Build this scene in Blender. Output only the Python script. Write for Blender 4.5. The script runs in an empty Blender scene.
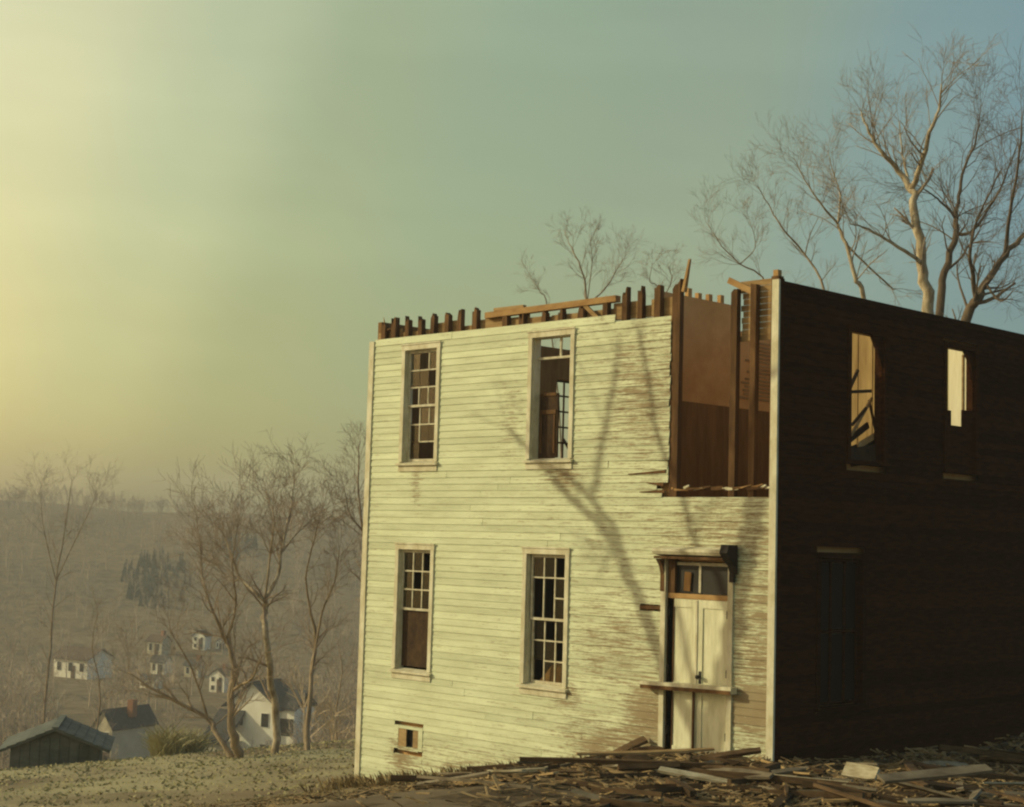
import bpy, math, random
import numpy as np
from mathutils import Vector, Matrix

random.seed(7); RNG = np.random.default_rng(7)
scene = bpy.context.scene
col = scene.collection
R = math.radians

# ------------------------------------------------------------------ camera
CAM = Vector((13.5795, -18.6531, 2.8951)); FPX = 1600.0
YAW, PITCH, ROLL = -0.794, 0.0854, 0.0277
FWD = Vector((math.sin(YAW)*math.cos(PITCH), math.cos(YAW)*math.cos(PITCH), math.sin(PITCH)))
_r = Vector((math.cos(YAW), -math.sin(YAW), 0)); _u = _r.cross(FWD)
RIGHT = math.cos(ROLL)*_r + math.sin(ROLL)*_u
UP = -math.sin(ROLL)*_r + math.cos(ROLL)*_u
cd = bpy.data.cameras.new('camera'); cam = bpy.data.objects.new('camera', cd); col.objects.link(cam)
cam.matrix_world = Matrix(((RIGHT.x, UP.x, -FWD.x, CAM.x), (RIGHT.y, UP.y, -FWD.y, CAM.y), (RIGHT.z, UP.z, -FWD.z, CAM.z), (0, 0, 0, 1)))
cd.sensor_fit = 'HORIZONTAL'; cd.sensor_width = 36; cd.lens = FPX/1024*36; cd.clip_start = 0.1; cd.clip_end = 5000
scene.camera = cam
def ray(x, y): return FWD + RIGHT*((x-512)/FPX) + UP*((403.5-y)/FPX)
def at(x, y, D): return CAM + ray(x, y)*D
def onplane(x, y, ax, val):
    d = ray(x, y); return CAM + d*((val-CAM[ax])/d[ax])

# ------------------------------------------------------------------ sky, sun, exposure
SUN_EL = R(22); SAZ = Vector((-0.75, -0.66, 0)).normalized()      # horizontal direction towards the sun
SUN = Vector((SAZ.x*math.cos(SUN_EL), SAZ.y*math.cos(SUN_EL), math.sin(SUN_EL)))
world = bpy.data.worlds.new('World'); scene.world = world; world.use_nodes = True
nt = world.node_tree; nt.nodes.clear()
N = nt.nodes.new; LK = nt.links.new
out = N('ShaderNodeOutputWorld'); bg = N('ShaderNodeBackground'); LK(bg.outputs[0], out.inputs[0])
sky = N('ShaderNodeTexSky'); sky.sky_type = 'NISHITA'; sky.sun_disc = False
sky.sun_elevation = SUN_EL; sky.sun_rotation = math.atan2(SAZ.x, SAZ.y)
sky.air_density = 1.0; sky.dust_density = 3.0; sky.ozone_density = 1.0
tc = N('ShaderNodeTexCoord')
dot = N('ShaderNodeVectorMath'); dot.operation = 'DOT_PRODUCT'; dot.inputs[1].default_value = SUN
LK(tc.outputs['Generated'], dot.inputs[0])
# sky tint: hazy air with veiling glare baked in, warm sunward, blue-green away
mr = N('ShaderNodeMapRange'); mr.inputs['From Min'].default_value = -0.4; mr.inputs['From Max'].default_value = 1.0
LK(dot.outputs['Value'], mr.inputs['Value'])
tint = N('ShaderNodeValToRGB'); tint.color_ramp.interpolation = 'EASE'
for k, (d_, c_) in enumerate([(-0.34, (.72, 1.05, 1.08)), (-0.16, (.95, 1.2, 1.08)), (-0.06, (1.34, 1.45, 1.06)), (0.05, (1.76, 1.63, .89)), (0.17, (1.80, 1.70, .86)), (0.26, (2.0, 1.76, .82)), (0.33, (2.55, 2.12, 1.0)), (0.42, (3.15, 2.38, 1.08)), (0.55, (2.9, 2.2, 1.15)), (0.70, (1.9, 1.5, .85)), (0.85, (1.1, .9, .6)), (1.0, (.6, .5, .34))]):  # gain falls off near the sun to limit fill on the front wall
    p_ = (d_+.4)/1.4
    if k == 0: e_ = tint.color_ramp.elements[0]; e_.position = p_
    elif k == 1: e_ = tint.color_ramp.elements[1]; e_.position = p_
    else: e_ = tint.color_ramp.elements.new(p_)
    e_.color = (*[v/3.2 for v in c_], 1)
LK(mr.outputs[0], tint.inputs['Fac'])
# thin high cirrus, a little lighter than the sky around it
mp = N('ShaderNodeMapping'); mp.inputs['Scale'].default_value = (3, 3, 16); mp.inputs['Rotation'].default_value = (0.25, 0.1, 0.3)
LK(tc.outputs['Generated'], mp.inputs['Vector'])
cn = N('ShaderNodeTexNoise'); cn.inputs['Scale'].default_value = 1.1; cn.inputs['Detail'].default_value = 5
LK(mp.outputs[0], cn.inputs['Vector'])
cr_ = N('ShaderNodeMapRange'); cr_.inputs['From Min'].default_value = 0.42; cr_.inputs['From Max'].default_value = 0.75
cr_.inputs['To Min'].default_value = 1.65; cr_.inputs['To Max'].default_value = 1.81
LK(cn.outputs['Fac'], cr_.inputs['Value'])
mul = N('ShaderNodeMix'); mul.data_type = 'RGBA'; mul.blend_type = 'MULTIPLY'; mul.inputs['Factor'].default_value = 1
LK(sky.outputs[0], mul.inputs['A']); LK(tint.outputs['Color'], mul.inputs['B'])
mul2 = N('ShaderNodeVectorMath'); mul2.operation = 'SCALE'
LK(mul.outputs['Result'], mul2.inputs[0]); LK(cr_.outputs[0], mul2.inputs['Scale'])
sz = N('ShaderNodeSeparateXYZ'); LK(tc.outputs['Generated'], sz.inputs[0])
vr = N('ShaderNodeMapRange'); vr.inputs['From Min'].default_value = 0.10; vr.inputs['From Max'].default_value = 0.34; vr.inputs['To Min'].default_value = 1.0; vr.inputs['To Max'].default_value = 1.38
LK(sz.outputs['Z'], vr.inputs['Value'])
mul3 = N('ShaderNodeVectorMath'); mul3.operation = 'SCALE'; LK(mul2.outputs[0], mul3.inputs[0]); LK(vr.outputs[0], mul3.inputs['Scale'])
hr = N('ShaderNodeMapRange'); hr.inputs['From Min'].default_value = 0.0; hr.inputs['From Max'].default_value = 0.13; LK(sz.outputs['Z'], hr.inputs['Value'])
hc = N('ShaderNodeMix'); hc.data_type = 'RGBA'; hc.inputs['A'].default_value = (1.06, 1.20, 1.42, 1); hc.inputs['B'].default_value = (1, 1, 1, 1); LK(hr.outputs[0], hc.inputs['Factor'])
mul4 = N('ShaderNodeVectorMath'); mul4.operation = 'MULTIPLY'; LK(mul3.outputs[0], mul4.inputs[0]); LK(hc.outputs['Result'], mul4.inputs[1])
LK(mul4.outputs[0], bg.inputs[0]); bg.inputs[1].default_value = 0.15
sd = bpy.data.lights.new('sun', 'SUN'); sd.energy = 2.6; sd.angle = R(0.42); sd.color = (1.0, 0.92, 0.54)
sun = bpy.data.objects.new('sun', sd); col.objects.link(sun)
sun.rotation_euler = SUN.to_track_quat('Z', 'Y').to_euler(); sun.location = (-40, -35, 60)
vs = scene.view_settings; vs.view_transform = 'Standard'; vs.look = 'None'; vs.exposure = 0.0; vs.gamma = 1.0
scene.cycles.filter_width = 2.2
scene.cycles.volume_bounces = 0; scene.cycles.max_bounces = 8; scene.cycles.transparent_max_bounces = 16

# ------------------------------------------------------------------ materials
def mat(name, c1, c2=None, scale=(4, 4, 4), rough=0.85, detail=6, bump=0.0, bscale=None, rnd=0.0, lo=0.35, hi=0.65, spec=0.2):
    m = bpy.data.materials.new(name); m.use_nodes = True; t = m.node_tree
    b = t.nodes['Principled BSDF']; b.inputs['Roughness'].default_value = rough; b.inputs['Specular IOR Level'].default_value = spec
    g = t.nodes.new('ShaderNodeNewGeometry'); mpn = t.nodes.new('ShaderNodeMapping'); mpn.inputs['Scale'].default_value = scale
    t.links.new(g.outputs['Position'], mpn.inputs['Vector'])
    n = t.nodes.new('ShaderNodeTexNoise'); n.inputs['Scale'].default_value = 1; n.inputs['Detail'].default_value = detail; n.inputs['Roughness'].default_value = 0.65
    t.links.new(mpn.outputs[0], n.inputs['Vector'])
    rmp = t.nodes.new('ShaderNodeMapRange'); rmp.inputs['From Min'].default_value = lo; rmp.inputs['From Max'].default_value = hi
    t.links.new(n.outputs['Fac'], rmp.inputs['Value'])
    mx = t.nodes.new('ShaderNodeMix'); mx.data_type = 'RGBA'
    mx.inputs['A'].default_value = (*c1, 1); mx.inputs['B'].default_value = (*(c2 or c1), 1)
    t.links.new(rmp.outputs[0], mx.inputs['Factor'])
    last = mx.outputs['Result']
    if rnd:
        oi = t.nodes.new('ShaderNodeObjectInfo'); r2 = t.nodes.new('ShaderNodeMapRange')
        r2.inputs['To Min'].default_value = 1-rnd; r2.inputs['To Max'].default_value = 1+rnd
        t.links.new(oi.outputs['Random'], r2.inputs['Value'])
        sc = t.nodes.new('ShaderNodeVectorMath'); sc.operation = 'SCALE'
        t.links.new(last, sc.inputs[0]); t.links.new(r2.outputs[0], sc.inputs['Scale']); last = sc.outputs[0]
    t.links.new(last, b.inputs['Base Color'])
    if bump:
        bp = t.nodes.new('ShaderNodeBump'); bp.inputs['Strength'].default_value = 1.0; bp.inputs['Distance'].default_value = bump
        t.links.new(n.outputs['Fac'], bp.inputs['Height']); t.links.new(bp.outputs[0], b.inputs['Normal'])
    return m

def paint_material():
    """old cream-white house paint, worn through to tan wood in patches"""
    m = mat('weathered_paint', (0.54, 0.57, 0.39), (0.68, 0.73, 0.52), scale=(0.9, 3, 5), rough=0.75, rnd=0.09, bump=0.002)
    t = m.node_tree; b = t.nodes['Principled BSDF']; src = b.inputs['Base Color'].links[0].from_socket
    g = t.nodes.new('ShaderNodeNewGeometry'); sep = t.nodes.new('ShaderNodeSeparateXYZ'); t.links.new(g.outputs['Position'], sep.inputs[0])
    def math_(op, a, bb=None, c=None):
        n = t.nodes.new('ShaderNodeMath'); n.operation = op
        for i, v in enumerate((a, bb, c)):
            if v is None: continue
            if isinstance(v, (int, float)): n.inputs[i].default_value = v
            else: t.links.new(v, n.inputs[i])
        return n.outputs[0]
    def blob(x, z, rx, rz):
        dx = math_('DIVIDE', math_('SUBTRACT', sep.outputs['X'], x), rx); dz = math_('DIVIDE', math_('SUBTRACT', sep.outputs['Z'], z), rz)
        d = math_('SQRT', math_('ADD', math_('MULTIPLY', dx, dx), math_('MULTIPLY', dz, dz)))
        return math_('MAXIMUM', math_('SUBTRACT', 1.0, d), 0.0)
    wear = None
    for (x, z, rx, rz, k) in [(-0.3, 0.62, 0.75, 0.42, .34), (-2.3, 0.30, 0.6, 0.7, .26), (-0.2, 1.6, 0.7, 1.3, .09), (-3.2, -0.2, 1.3, .5, .2),
                              (-1.0, 3.1, 1.6, .6, .07), (-2.6, 5.2, 1.0, 1.2, .13), (-7.75, 3.98, .25, .8, .20), (-4.2, 3.95, .6, .35, .2), (-6, -1.0, 3.2, .7, .17),
                              (-7.9, -0.95, .5, .6, .22), (-4.0, 0.45, .5, .3, .2), (-3.0, 1.3, 1.3, 1.0, .10), (-9.0, 2.0, .3, 6.0, .08), (-5.4, 4.9, .35, 1.2, .12)]:
        w = math_('MULTIPLY', blob(x, z, rx, rz), k); wear = w if wear is None else math_('ADD', wear, w)
    rx_ = t.nodes.new('ShaderNodeMapRange'); rx_.inputs['From Min'].default_value = -6.5; rx_.inputs['From Max'].default_value = 0; rx_.inputs['To Min'].default_value = -.02; rx_.inputs['To Max'].default_value = .125
    t.links.new(sep.outputs['X'], rx_.inputs[0]); wear = math_('ADD', wear, rx_.outputs[0])
    mpn = t.nodes.new('ShaderNodeMapping'); mpn.inputs['Scale'].default_value = (1.9, 5, 34); t.links.new(g.outputs['Position'], mpn.inputs[0])
    n = t.nodes.new('ShaderNodeTexNoise'); n.inputs['Scale'].default_value = 1; n.inputs['Detail'].default_value = 8; n.inputs['Roughness'].default_value = 0.72
    t.links.new(mpn.outputs[0], n.inputs[0])
    r_ = t.nodes.new('ShaderNodeMapRange'); r_.inputs['From Min'].default_value = 0.56; r_.inputs['From Max'].default_value = 0.72
    mpf = t.nodes.new('ShaderNodeMapping'); mpf.inputs['Scale'].default_value = (9, 9, 26); t.links.new(g.outputs['Position'], mpf.inputs[0])
    nf = t.nodes.new('ShaderNodeTexNoise'); nf.inputs['Scale'].default_value = 1; nf.inputs['Detail'].default_value = 9; nf.inputs['Roughness'].default_value = 0.8; t.links.new(mpf.outputs[0], nf.inputs[0])
    fl = math_('MULTIPLY', math_('SUBTRACT', nf.outputs['Fac'], .5), .55)
    t.links.new(math_('ADD', math_('ADD', n.outputs['Fac'], fl), wear), r_.inputs[0])
    n2 = t.nodes.new('ShaderNodeTexNoise'); n2.inputs['Scale'].default_value = 2.2; n2.inputs['Detail'].default_value = 4; t.links.new(g.outputs['Position'], n2.inputs[0])
    wood = t.nodes.new('ShaderNodeMix'); wood.data_type = 'RGBA'; wood.inputs['A'].default_value = (0.22, 0.155, 0.08, 1); wood.inputs['B'].default_value = (0.37, 0.31, 0.20, 1)
    t.links.new(n2.outputs['Fac'], wood.inputs['Factor'])
    mx = t.nodes.new('ShaderNodeMix'); mx.data_type = 'RGBA'; t.links.new(r_.outputs[0], mx.inputs['Factor'])
    t.links.new(src, mx.inputs['A']); t.links.new(wood.outputs['Result'], mx.inputs['B'])
    t.links.new(mx.outputs['Result'], b.inputs['Base Color'])
    return m

M = {}
M['paint'] = paint_material()
M['trim'] = mat('trim_paint', (0.50, 0.45, 0.30), (0.72, 0.69, 0.53), scale=(6, 6, 3), rough=0.7, bump=0.001)
M['door'] = mat('door_paint', (0.52, 0.50, 0.33), (0.76, 0.75, 0.55), scale=(9, 9, 1.6), rough=0.65, bump=0.001, lo=.3, hi=.6)
M['sash'] = mat('sash_paint', (0.42, 0.37, 0.26), (0.66, 0.62, 0.48), scale=(9, 9, 9), rough=0.7)
M['shaded_side'] = mat('shade_dark_siding', (0.024, 0.0078, 0.0026), (0.056, 0.0195, 0.0068), scale=(9, 3.5, 22), rough=0.95, rnd=0.24, bump=0.002, spec=0.05)  # the side wall's shade is put into this colour, far darker than the front
M['stud'] = mat('old_framing', (0.075, 0.038, 0.016), (0.17, 0.09, 0.038), scale=(9, 9, 1.5), rough=0.9, rnd=0.2, bump=0.002)
M['fresh'] = mat('split_wood', (0.34, 0.19, 0.075), (0.48, 0.30, 0.13), scale=(3, 8, 8), rough=0.85, rnd=0.15, bump=0.002)
M['lath'] = mat('lath_boards', (0.26, 0.16, 0.07), (0.40, 0.27, 0.13), scale=(2, 4, 14), rough=0.9, rnd=0.12, bump=0.003)
M['plaster'] = mat('stained_plaster', (0.52, 0.29, 0.115), (0.68, 0.41, 0.18), scale=(1.2, 1.2, 1.2), rough=0.95, bump=0.004)
M['wainscot'] = mat('brown_wainscot', (0.15, 0.075, 0.022), (0.24, 0.125, 0.042), scale=(8, 8, 1), rough=0.8, bump=0.002)
M['tan_boards'] = mat('tan_boards', (0.26, 0.17, 0.07), (0.44, 0.31, 0.14), scale=(7, 7, 0.8), rough=0.95, bump=0.003)
M['cream_plaster'] = mat('cream_plaster', (0.70, 0.64, 0.44), (0.86, 0.82, 0.62), scale=(7, 7, 0.8), rough=0.95, bump=0.003)
M['dark_wood'] = mat('dark_wood', (0.035, 0.02, 0.012), (0.08, 0.045, 0.022), scale=(6, 6, 6), rough=0.9, rnd=0.2)
M['iron'] = mat('blackened_iron', (0.015, 0.012, 0.012), (0.03, 0.025, 0.022), scale=(9, 9, 9), rough=0.6)
M['plank_grey'] = mat('grey_board', (0.12, 0.095, 0.065), (0.27, 0.225, 0.16), scale=(3, 3, 11), rough=0.9, rnd=0.3, bump=0.003)
M['plank_tan'] = mat('tan_board', (0.26, 0.17, 0.08), (0.44, 0.31, 0.16), scale=(3, 3, 11), rough=0.9, rnd=0.25, bump=0.003)
M['plank_dark'] = mat('brown_board', (0.05, 0.03, 0.016), (0.12, 0.075, 0.04), scale=(3, 3, 11), rough=0.9, rnd=0.3, bump=0.003)
M['plank_white'] = mat('painted_board', (0.26, 0.21, 0.13), (0.52, 0.48, 0.36), scale=(4, 4, 14), rough=0.8, rnd=0.15, bump=0.002)
M['rubble'] = mat('rubble', (0.05, 0.034, 0.02), (0.15, 0.105, 0.06), scale=(5, 5, 5), rough=0.95, bump=0.03, lo=.3, hi=.7)
M['splinter'] = mat('splinters', (0.08, 0.05, 0.025), (0.38, 0.27, 0.14), scale=(3, 3, 3), rough=0.9, lo=.4, hi=.6)
M['bark_pale'] = mat('pale_bark', (0.26, 0.20, 0.13), (0.52, 0.44, 0.32), scale=(5, 5, 2), rough=0.9, bump=0.01, lo=.4, hi=.6)
M['bark_dark'] = mat('dark_bark', (0.075, 0.055, 0.04), (0.17, 0.125, 0.085), scale=(6, 6, 2), rough=0.95, bump=0.02)
M['twig_dark'] = mat('dark_twigs', (0.12, 0.09, 0.07), (0.22, 0.165, 0.12), scale=(1, 1, 1), rough=0.95)
M['bark'] = mat('brown_bark', (0.21, 0.16, 0.11), (0.42, 0.33, 0.235), scale=(6, 6, 2), rough=0.95, bump=0.01)
M['twig'] = mat('twigs', (0.28, 0.215, 0.16), (0.44, 0.35, 0.26), scale=(1, 1, 1), rough=0.95)
M['wood_far'] = mat('far_wood', (0.30, 0.235, 0.175), (0.55, 0.44, 0.32), scale=(.03, .03, .03), rough=0.95, detail=4)
M['evergreen'] = mat('far_evergreen', (0.07, 0.085, 0.075), (0.11, 0.125, 0.105), scale=(.3, .3, .3), rough=0.95)
M['straw'] = mat('straw', (0.36, 0.31, 0.16), (0.52, 0.47, 0.28), scale=(2, 2, 2), rough=0.95)
M['house_white'] = mat('house_white', (0.80, 0.76, 0.64), (0.90, 0.87, 0.76), scale=(.8, .8, .8), rough=0.8)
M['house_tan'] = mat('house_tan', (0.48, 0.42, 0.30), (0.60, 0.54, 0.40), scale=(.8, .8, .8), rough=0.8)
M['roof_dark'] = mat('roof_dark', (0.045, 0.045, 0.048), (0.085, 0.083, 0.082), scale=(2, 2, 2), rough=0.9)
M['roof_blue'] = mat('roof_blue', (0.085, 0.098, 0.092), (0.15, 0.16, 0.148), scale=(1.5, 1.5, 4), rough=0.8, rnd=0.12)
M['roof_brown'] = mat('roof_brown', (0.10, 0.07, 0.05), (0.16, 0.11, 0.08), scale=(2, 2, 2), rough=0.9)
M['brick'] = mat('chimney_brick', (0.22, 0.10, 0.06), (0.32, 0.16, 0.10), scale=(6, 6, 12), rough=0.9)
def glass_material():
    m = bpy.data.materials.new('old_glass'); m.use_nodes = True; t = m.node_tree; t.nodes.clear()
    o = t.nodes.new('ShaderNodeOutputMaterial'); tr = t.nodes.new('ShaderNodeBsdfTransparent'); tr.inputs[0].default_value = (.72, .70, .62, 1)
    gl = t.nodes.new('ShaderNodeBsdfGlossy'); gl.inputs['Roughness'].default_value = 0.12; gl.inputs[0].default_value = (.8, .8, .75, 1)
    df = t.nodes.new('ShaderNodeBsdfDiffuse'); df.inputs[0].default_value = (.16, .13, .09, 1)
    fr = t.nodes.new('ShaderNodeFresnel'); fr.inputs[0].default_value = 1.25
    m1 = t.nodes.new('ShaderNodeMixShader'); m1.inputs[0].default_value = 0.05; m2 = t.nodes.new('ShaderNodeMixShader')
    t.links.new(tr.outputs[0], m1.inputs[1]); t.links.new(df.outputs[0], m1.inputs[2])
    t.links.new(fr.outputs[0], m2.inputs[0]); t.links.new(m1.outputs[0], m2.inputs[1]); t.links.new(gl.outputs[0], m2.inputs[2])
    t.links.new(m2.outputs[0], o.inputs[0]); return m
M['glass'] = glass_material()
M['side_pane'] = mat('dark_brown_pane', (0.016, 0.008, 0.004), rough=0.6, spec=0.08)  # opaque near-black brown, rough and barely reflecting
M['window_dark'] = mat('dim_pane', (0.018, 0.016, 0.014), rough=0.45, spec=0.25)

# ------------------------------------------------------------------ mesh helpers
class MB:
    def __init__(s): s.v = []; s.f = []
    def add(s, vs, fs):
        o = len(s.v); s.v.extend([tuple(p) for p in vs]); s.f.extend([tuple(i+o for i in f) for f in fs]); return s
    def box(s, x0, x1, y0, y1, z0, z1):
        return s.add([(x0,y0,z0),(x1,y0,z0),(x1,y1,z0),(x0,y1,z0),(x0,y0,z1),(x1,y0,z1),(x1,y1,z1),(x0,y1,z1)], BOXF)
    def bar(s, a, b, w, t, up=(0, 0, 1), taper=1.0):
        """a rectangular stick from a to b, w across, t thick"""
        a = Vector(a); b = Vector(b); d = (b-a).normalized(); u = Vector(up)
        if abs(d.dot(u)) > .98: u = Vector((1, 0, 0))
        sx = d.cross(u).normalized(); sy = sx.cross(d).normalized(); vs = []
        for p, k in ((a, 1), (b, taper)):
            for (i, j) in ((-1,-1),(1,-1),(1,1),(-1,1)): vs.append(p + sx*(i*w/2*k) + sy*(j*t/2*k))
        return s.add(vs, [(0,3,2,1),(4,5,6,7),(0,1,5,4),(1,2,6,5),(2,3,7,6),(3,0,4,7)])
    def prism(s, prof, a, b, axis):
        """extrude a closed 2-D outline from a to b along axis (0 x, 1 y)"""
        n = len(prof); vs = []
        for e in (a, b):
            for (p, q) in prof: vs.append((e, p, q) if axis == 0 else (p, e, q))
        return s.add(vs, [tuple(range(n))[::-1], tuple(range(n, 2*n))] + [(i, (i+1) % n, n+(i+1) % n, n+i) for i in range(n)])
    def tube(s, pts, rad, sides=5):
        o = len(s.v); n = len(pts); ref = Vector((0.31, 0.85, 0.42))
        for i, p in enumerate(pts):
            d = (pts[min(i+1, n-1)]-pts[max(i-1, 0)]).normalized()
            a = d.cross(ref)
            if a.length < 1e-3: a = d.cross(Vector((1, 0, 0)))
            a.normalize(); b = d.cross(a)
            for k in range(sides):
                t = 2*math.pi*k/sides; s.v.append(tuple(p + (a*math.cos(t)+b*math.sin(t))*rad[i]))
        for i in range(n-1):
            for k in range(sides):
                k2 = (k+1) % sides; s.f.append((o+i*sides+k, o+i*sides+k2, o+(i+1)*sides+k2, o+(i+1)*sides+k))
        s.f.append(tuple(o+(n-1)*sides+k for k in range(sides)))
        return s
    def mesh(s, name, m=None, smooth=False, origin=(0, 0, 0)):
        me = bpy.data.meshes.new(name); ox, oy, oz = origin
        me.from_pydata([(x-ox, y-oy, z-oz) for (x, y, z) in s.v] if any(origin) else s.v, [], s.f)
        if m: me.materials.append(M[m] if isinstance(m, str) else m)
        if smooth: me.polygons.foreach_set('use_smooth', [True]*len(me.polygons))
        return me
    def build(s, name, m, parent=None, smooth=False, origin=(0, 0, 0), loc=None):
        return link(name, s.mesh(name, m, smooth, origin), parent, loc)
BOXF = [(0,3,2,1),(4,5,6,7),(0,1,5,4),(1,2,6,5),(2,3,7,6),(3,0,4,7)]
def link(name, me, parent=None, loc=None):
    o = bpy.data.objects.new(name, me); col.objects.link(o)
    if parent: o.parent = parent
    if loc is not None: o.location = loc
    return o
def tag(o, label=None, cat=None, group=None, kind=None):
    if label: o['label'] = label
    if cat: o['category'] = cat
    if group: o['group'] = group
    if kind: o['kind'] = kind
    return o
def empty(name, loc): o = link(name, None, None, loc); o.empty_display_size = .3; return o
def box(name, m, parent, *b): return MB().box(*b).build(name, m, parent)

# ------------------------------------------------------------------ ground
U = Vector((-0.83, 0.56, 0)).normalized(); W_ = Vector((0.56, 0.83, 0)).normalized()
def sstep(a, b, x):
    t = np.clip((x-a)/(b-a), 0, 1); return t*t*(3-2*t)
def gz(x, y):
    x = np.asarray(x, float); y = np.asarray(y, float)
    z = np.where(x < 0, 0.178*np.maximum(x, -9.5) + 0.105*np.minimum(x+9.5, 0), 0) - 0.27*sstep(-1.5, .5, x) - 0.25*sstep(0, 7, y)*sstep(-.5, 1, x)
    z = z + 1.1*sstep(5, 15, x)*sstep(-5, -14, y)
    xm = -x-24.0
    z = z - np.where(xm > 0, 0.24*sstep(0, 12, xm)*xm, 0)
    z = np.maximum(z, -22 + 0.5*np.sin(x*.03)+.4*np.cos(y*.021))
    s = (x-CAM.x)*U.x + (y-CAM.y)*U.y; w = (x-CAM.x)*W_.x + (y-CAM.y)*W_.y
    ridge = 8.5 - 0.055*w + 1.6*np.sin(w*.035+.6) + .8*np.sin(w*.09)
    ridge = np.clip(ridge, -10, 18)
    z = z + sstep(270, 590, s)*(ridge+22) + 1.2*np.sin(s*.06+w*.02)*sstep(250, 400, s)*np.cos(w*.045)
    return z
def gzf(x, y): return float(gz(x, y))
def spaced(lo, hi, fine, centre=0):
    a = [0.0]; st = fine
    while a[-1] < max(abs(lo), abs(hi)): a.append(a[-1]+st); st *= 1.055
    a = np.array(a); return np.concatenate([-a[a <= -lo][::-1][:-1], a[a <= hi]])
gx = spaced(-760, 300, 0.45); gy = spaced(-300, 760, 0.45)
GX, GY = np.meshgrid(gx, gy); GZ = gz(GX, GY)
near = np.exp(-((GX+5)**2+(GY+5)**2)/900.0)
GZ = GZ + near*0.05*np.sin(GX*2.1+GY*.7)*np.sin(GY*1.7-GX*.4)
nx, ny = len(gx), len(gy)
idx = np.arange(nx*ny).reshape(ny, nx)
quads = np.stack([idx[:-1, :-1], idx[:-1, 1:], idx[1:, 1:], idx[1:, :-1]], -1).reshape(-1, 4)
me = bpy.data.meshes.new('ground'); me.from_pydata(np.stack([GX, GY, GZ], -1).reshape(-1, 3).tolist(), [], quads.tolist())
me.polygons.foreach_set('use_smooth', [True]*len(me.polygons))
def ground_material():
    m = mat('ground', (0.12, 0.09, 0.055), (0.26, 0.20, 0.125), scale=(.35, .35, .35), rough=1.0, detail=9, bump=0.05)
    t = m.node_tree; b = t.nodes['Principled BSDF']; src = b.inputs['Base Color'].links[0].from_socket
    g = t.nodes.new('ShaderNodeNewGeometry'); sep = t.nodes.new('ShaderNodeSeparateXYZ'); t.links.new(g.outputs['Position'], sep.inputs[0])
    n = t.nodes.new('ShaderNodeTexNoise'); n.inputs['Scale'].default_value = .16; n.inputs['Detail'].default_value = 7; t.links.new(g.outputs['Position'], n.inputs[0])
    # grass grows on the lawn beyond the house corner and thins out towards the wall and down the bank
    r1 = t.nodes.new('ShaderNodeMapRange'); r1.inputs['From Min'].default_value = -8; r1.inputs['From Max'].default_value = -13; t.links.new(sep.outputs['X'], r1.inputs[0])
    r2 = t.nodes.new('ShaderNodeMapRange'); r2.inputs['From Min'].default_value = -46; r2.inputs['From Max'].default_value = -32; t.links.new(sep.outputs['X'], r2.inputs[0])
    mm = t.nodes.new('ShaderNodeMath'); mm.operation = 'MULTIPLY'; t.links.new(r1.outputs[0], mm.inputs[0]); t.links.new(r2.outputs[0], mm.inputs[1])
    r3 = t.nodes.new('ShaderNodeMapRange'); r3.inputs['From Min'].default_value = .40; r3.inputs['From Max'].default_value = .56; t.links.new(n.outputs['Fac'], r3.inputs[0])
    m2 = t.nodes.new('ShaderNodeMath'); m2.operation = 'MULTIPLY'; t.links.new(mm.outputs[0], m2.inputs[0]); t.links.new(r3.outputs[0], m2.inputs[1])
    gr = t.nodes.new('ShaderNodeMix'); gr.data_type = 'RGBA'; gr.inputs['A'].default_value = (.27, .255, .14, 1); gr.inputs['B'].default_value = (.45, .39, .25, 1)
    n3 = t.nodes.new('ShaderNodeTexNoise'); n3.inputs['Scale'].default_value = 1.7; n3.inputs['Detail'].default_value = 6; t.links.new(g.outputs['Position'], n3.inputs[0])
    t.links.new(n3.outputs['Fac'], gr.inputs['Factor'])
    mx = t.nodes.new('ShaderNodeMix'); mx.data_type = 'RGBA'; t.links.new(m2.outputs[0], mx.inputs['Factor'])
    t.links.new(src, mx.inputs['A']); t.links.new(gr.outputs['Result'], mx.inputs['B']); t.links.new(mx.outputs['Result'], b.inputs['Base Color'])
    return m
me.materials.append(ground_material())
tag(link('ground', me), kind='structure')
# worn footpath over the lawn
pm = MB(); pv = []
path_px = [(330, 781), (300, 773), (272, 769), (238, 768), (205, 771), (160, 777), (120, 783)]
def ground_hit(px, py):
    d = ray(px, py); t = 110.0
    for _ in range(2000):
        p = CAM + d*t
        if p.z < gzf(p.x, p.y): break
        t += 0.4
    return CAM + d*t, t

# ------------------------------------------------------------------ the derelict house
H = 6.8; HW = 9.1125; HD = 9.4
house = empty('derelict_house', (0, 0, 0))
tag(house, 'roofless two-storey derelict house with peeling cream clapboards and a torn-open upper corner', 'house')
UT, UB, LT, LB = 6.2365, 4.2355, 2.6904, 0.595
X1, X2 = (-8.1272, -7.2758), (-4.9236, -4.0521)
DX0, DX1 = -1.96, -0.79
CAS = 0.085
front_open = [(*X1, UB, UT), (*X2, UB, UT), (*X1, LB, LT), (*X2, LB, LT), (DX0, DX1, -0.3, 2.66), (-8.03, -7.42, -0.74, -0.43)]
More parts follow.
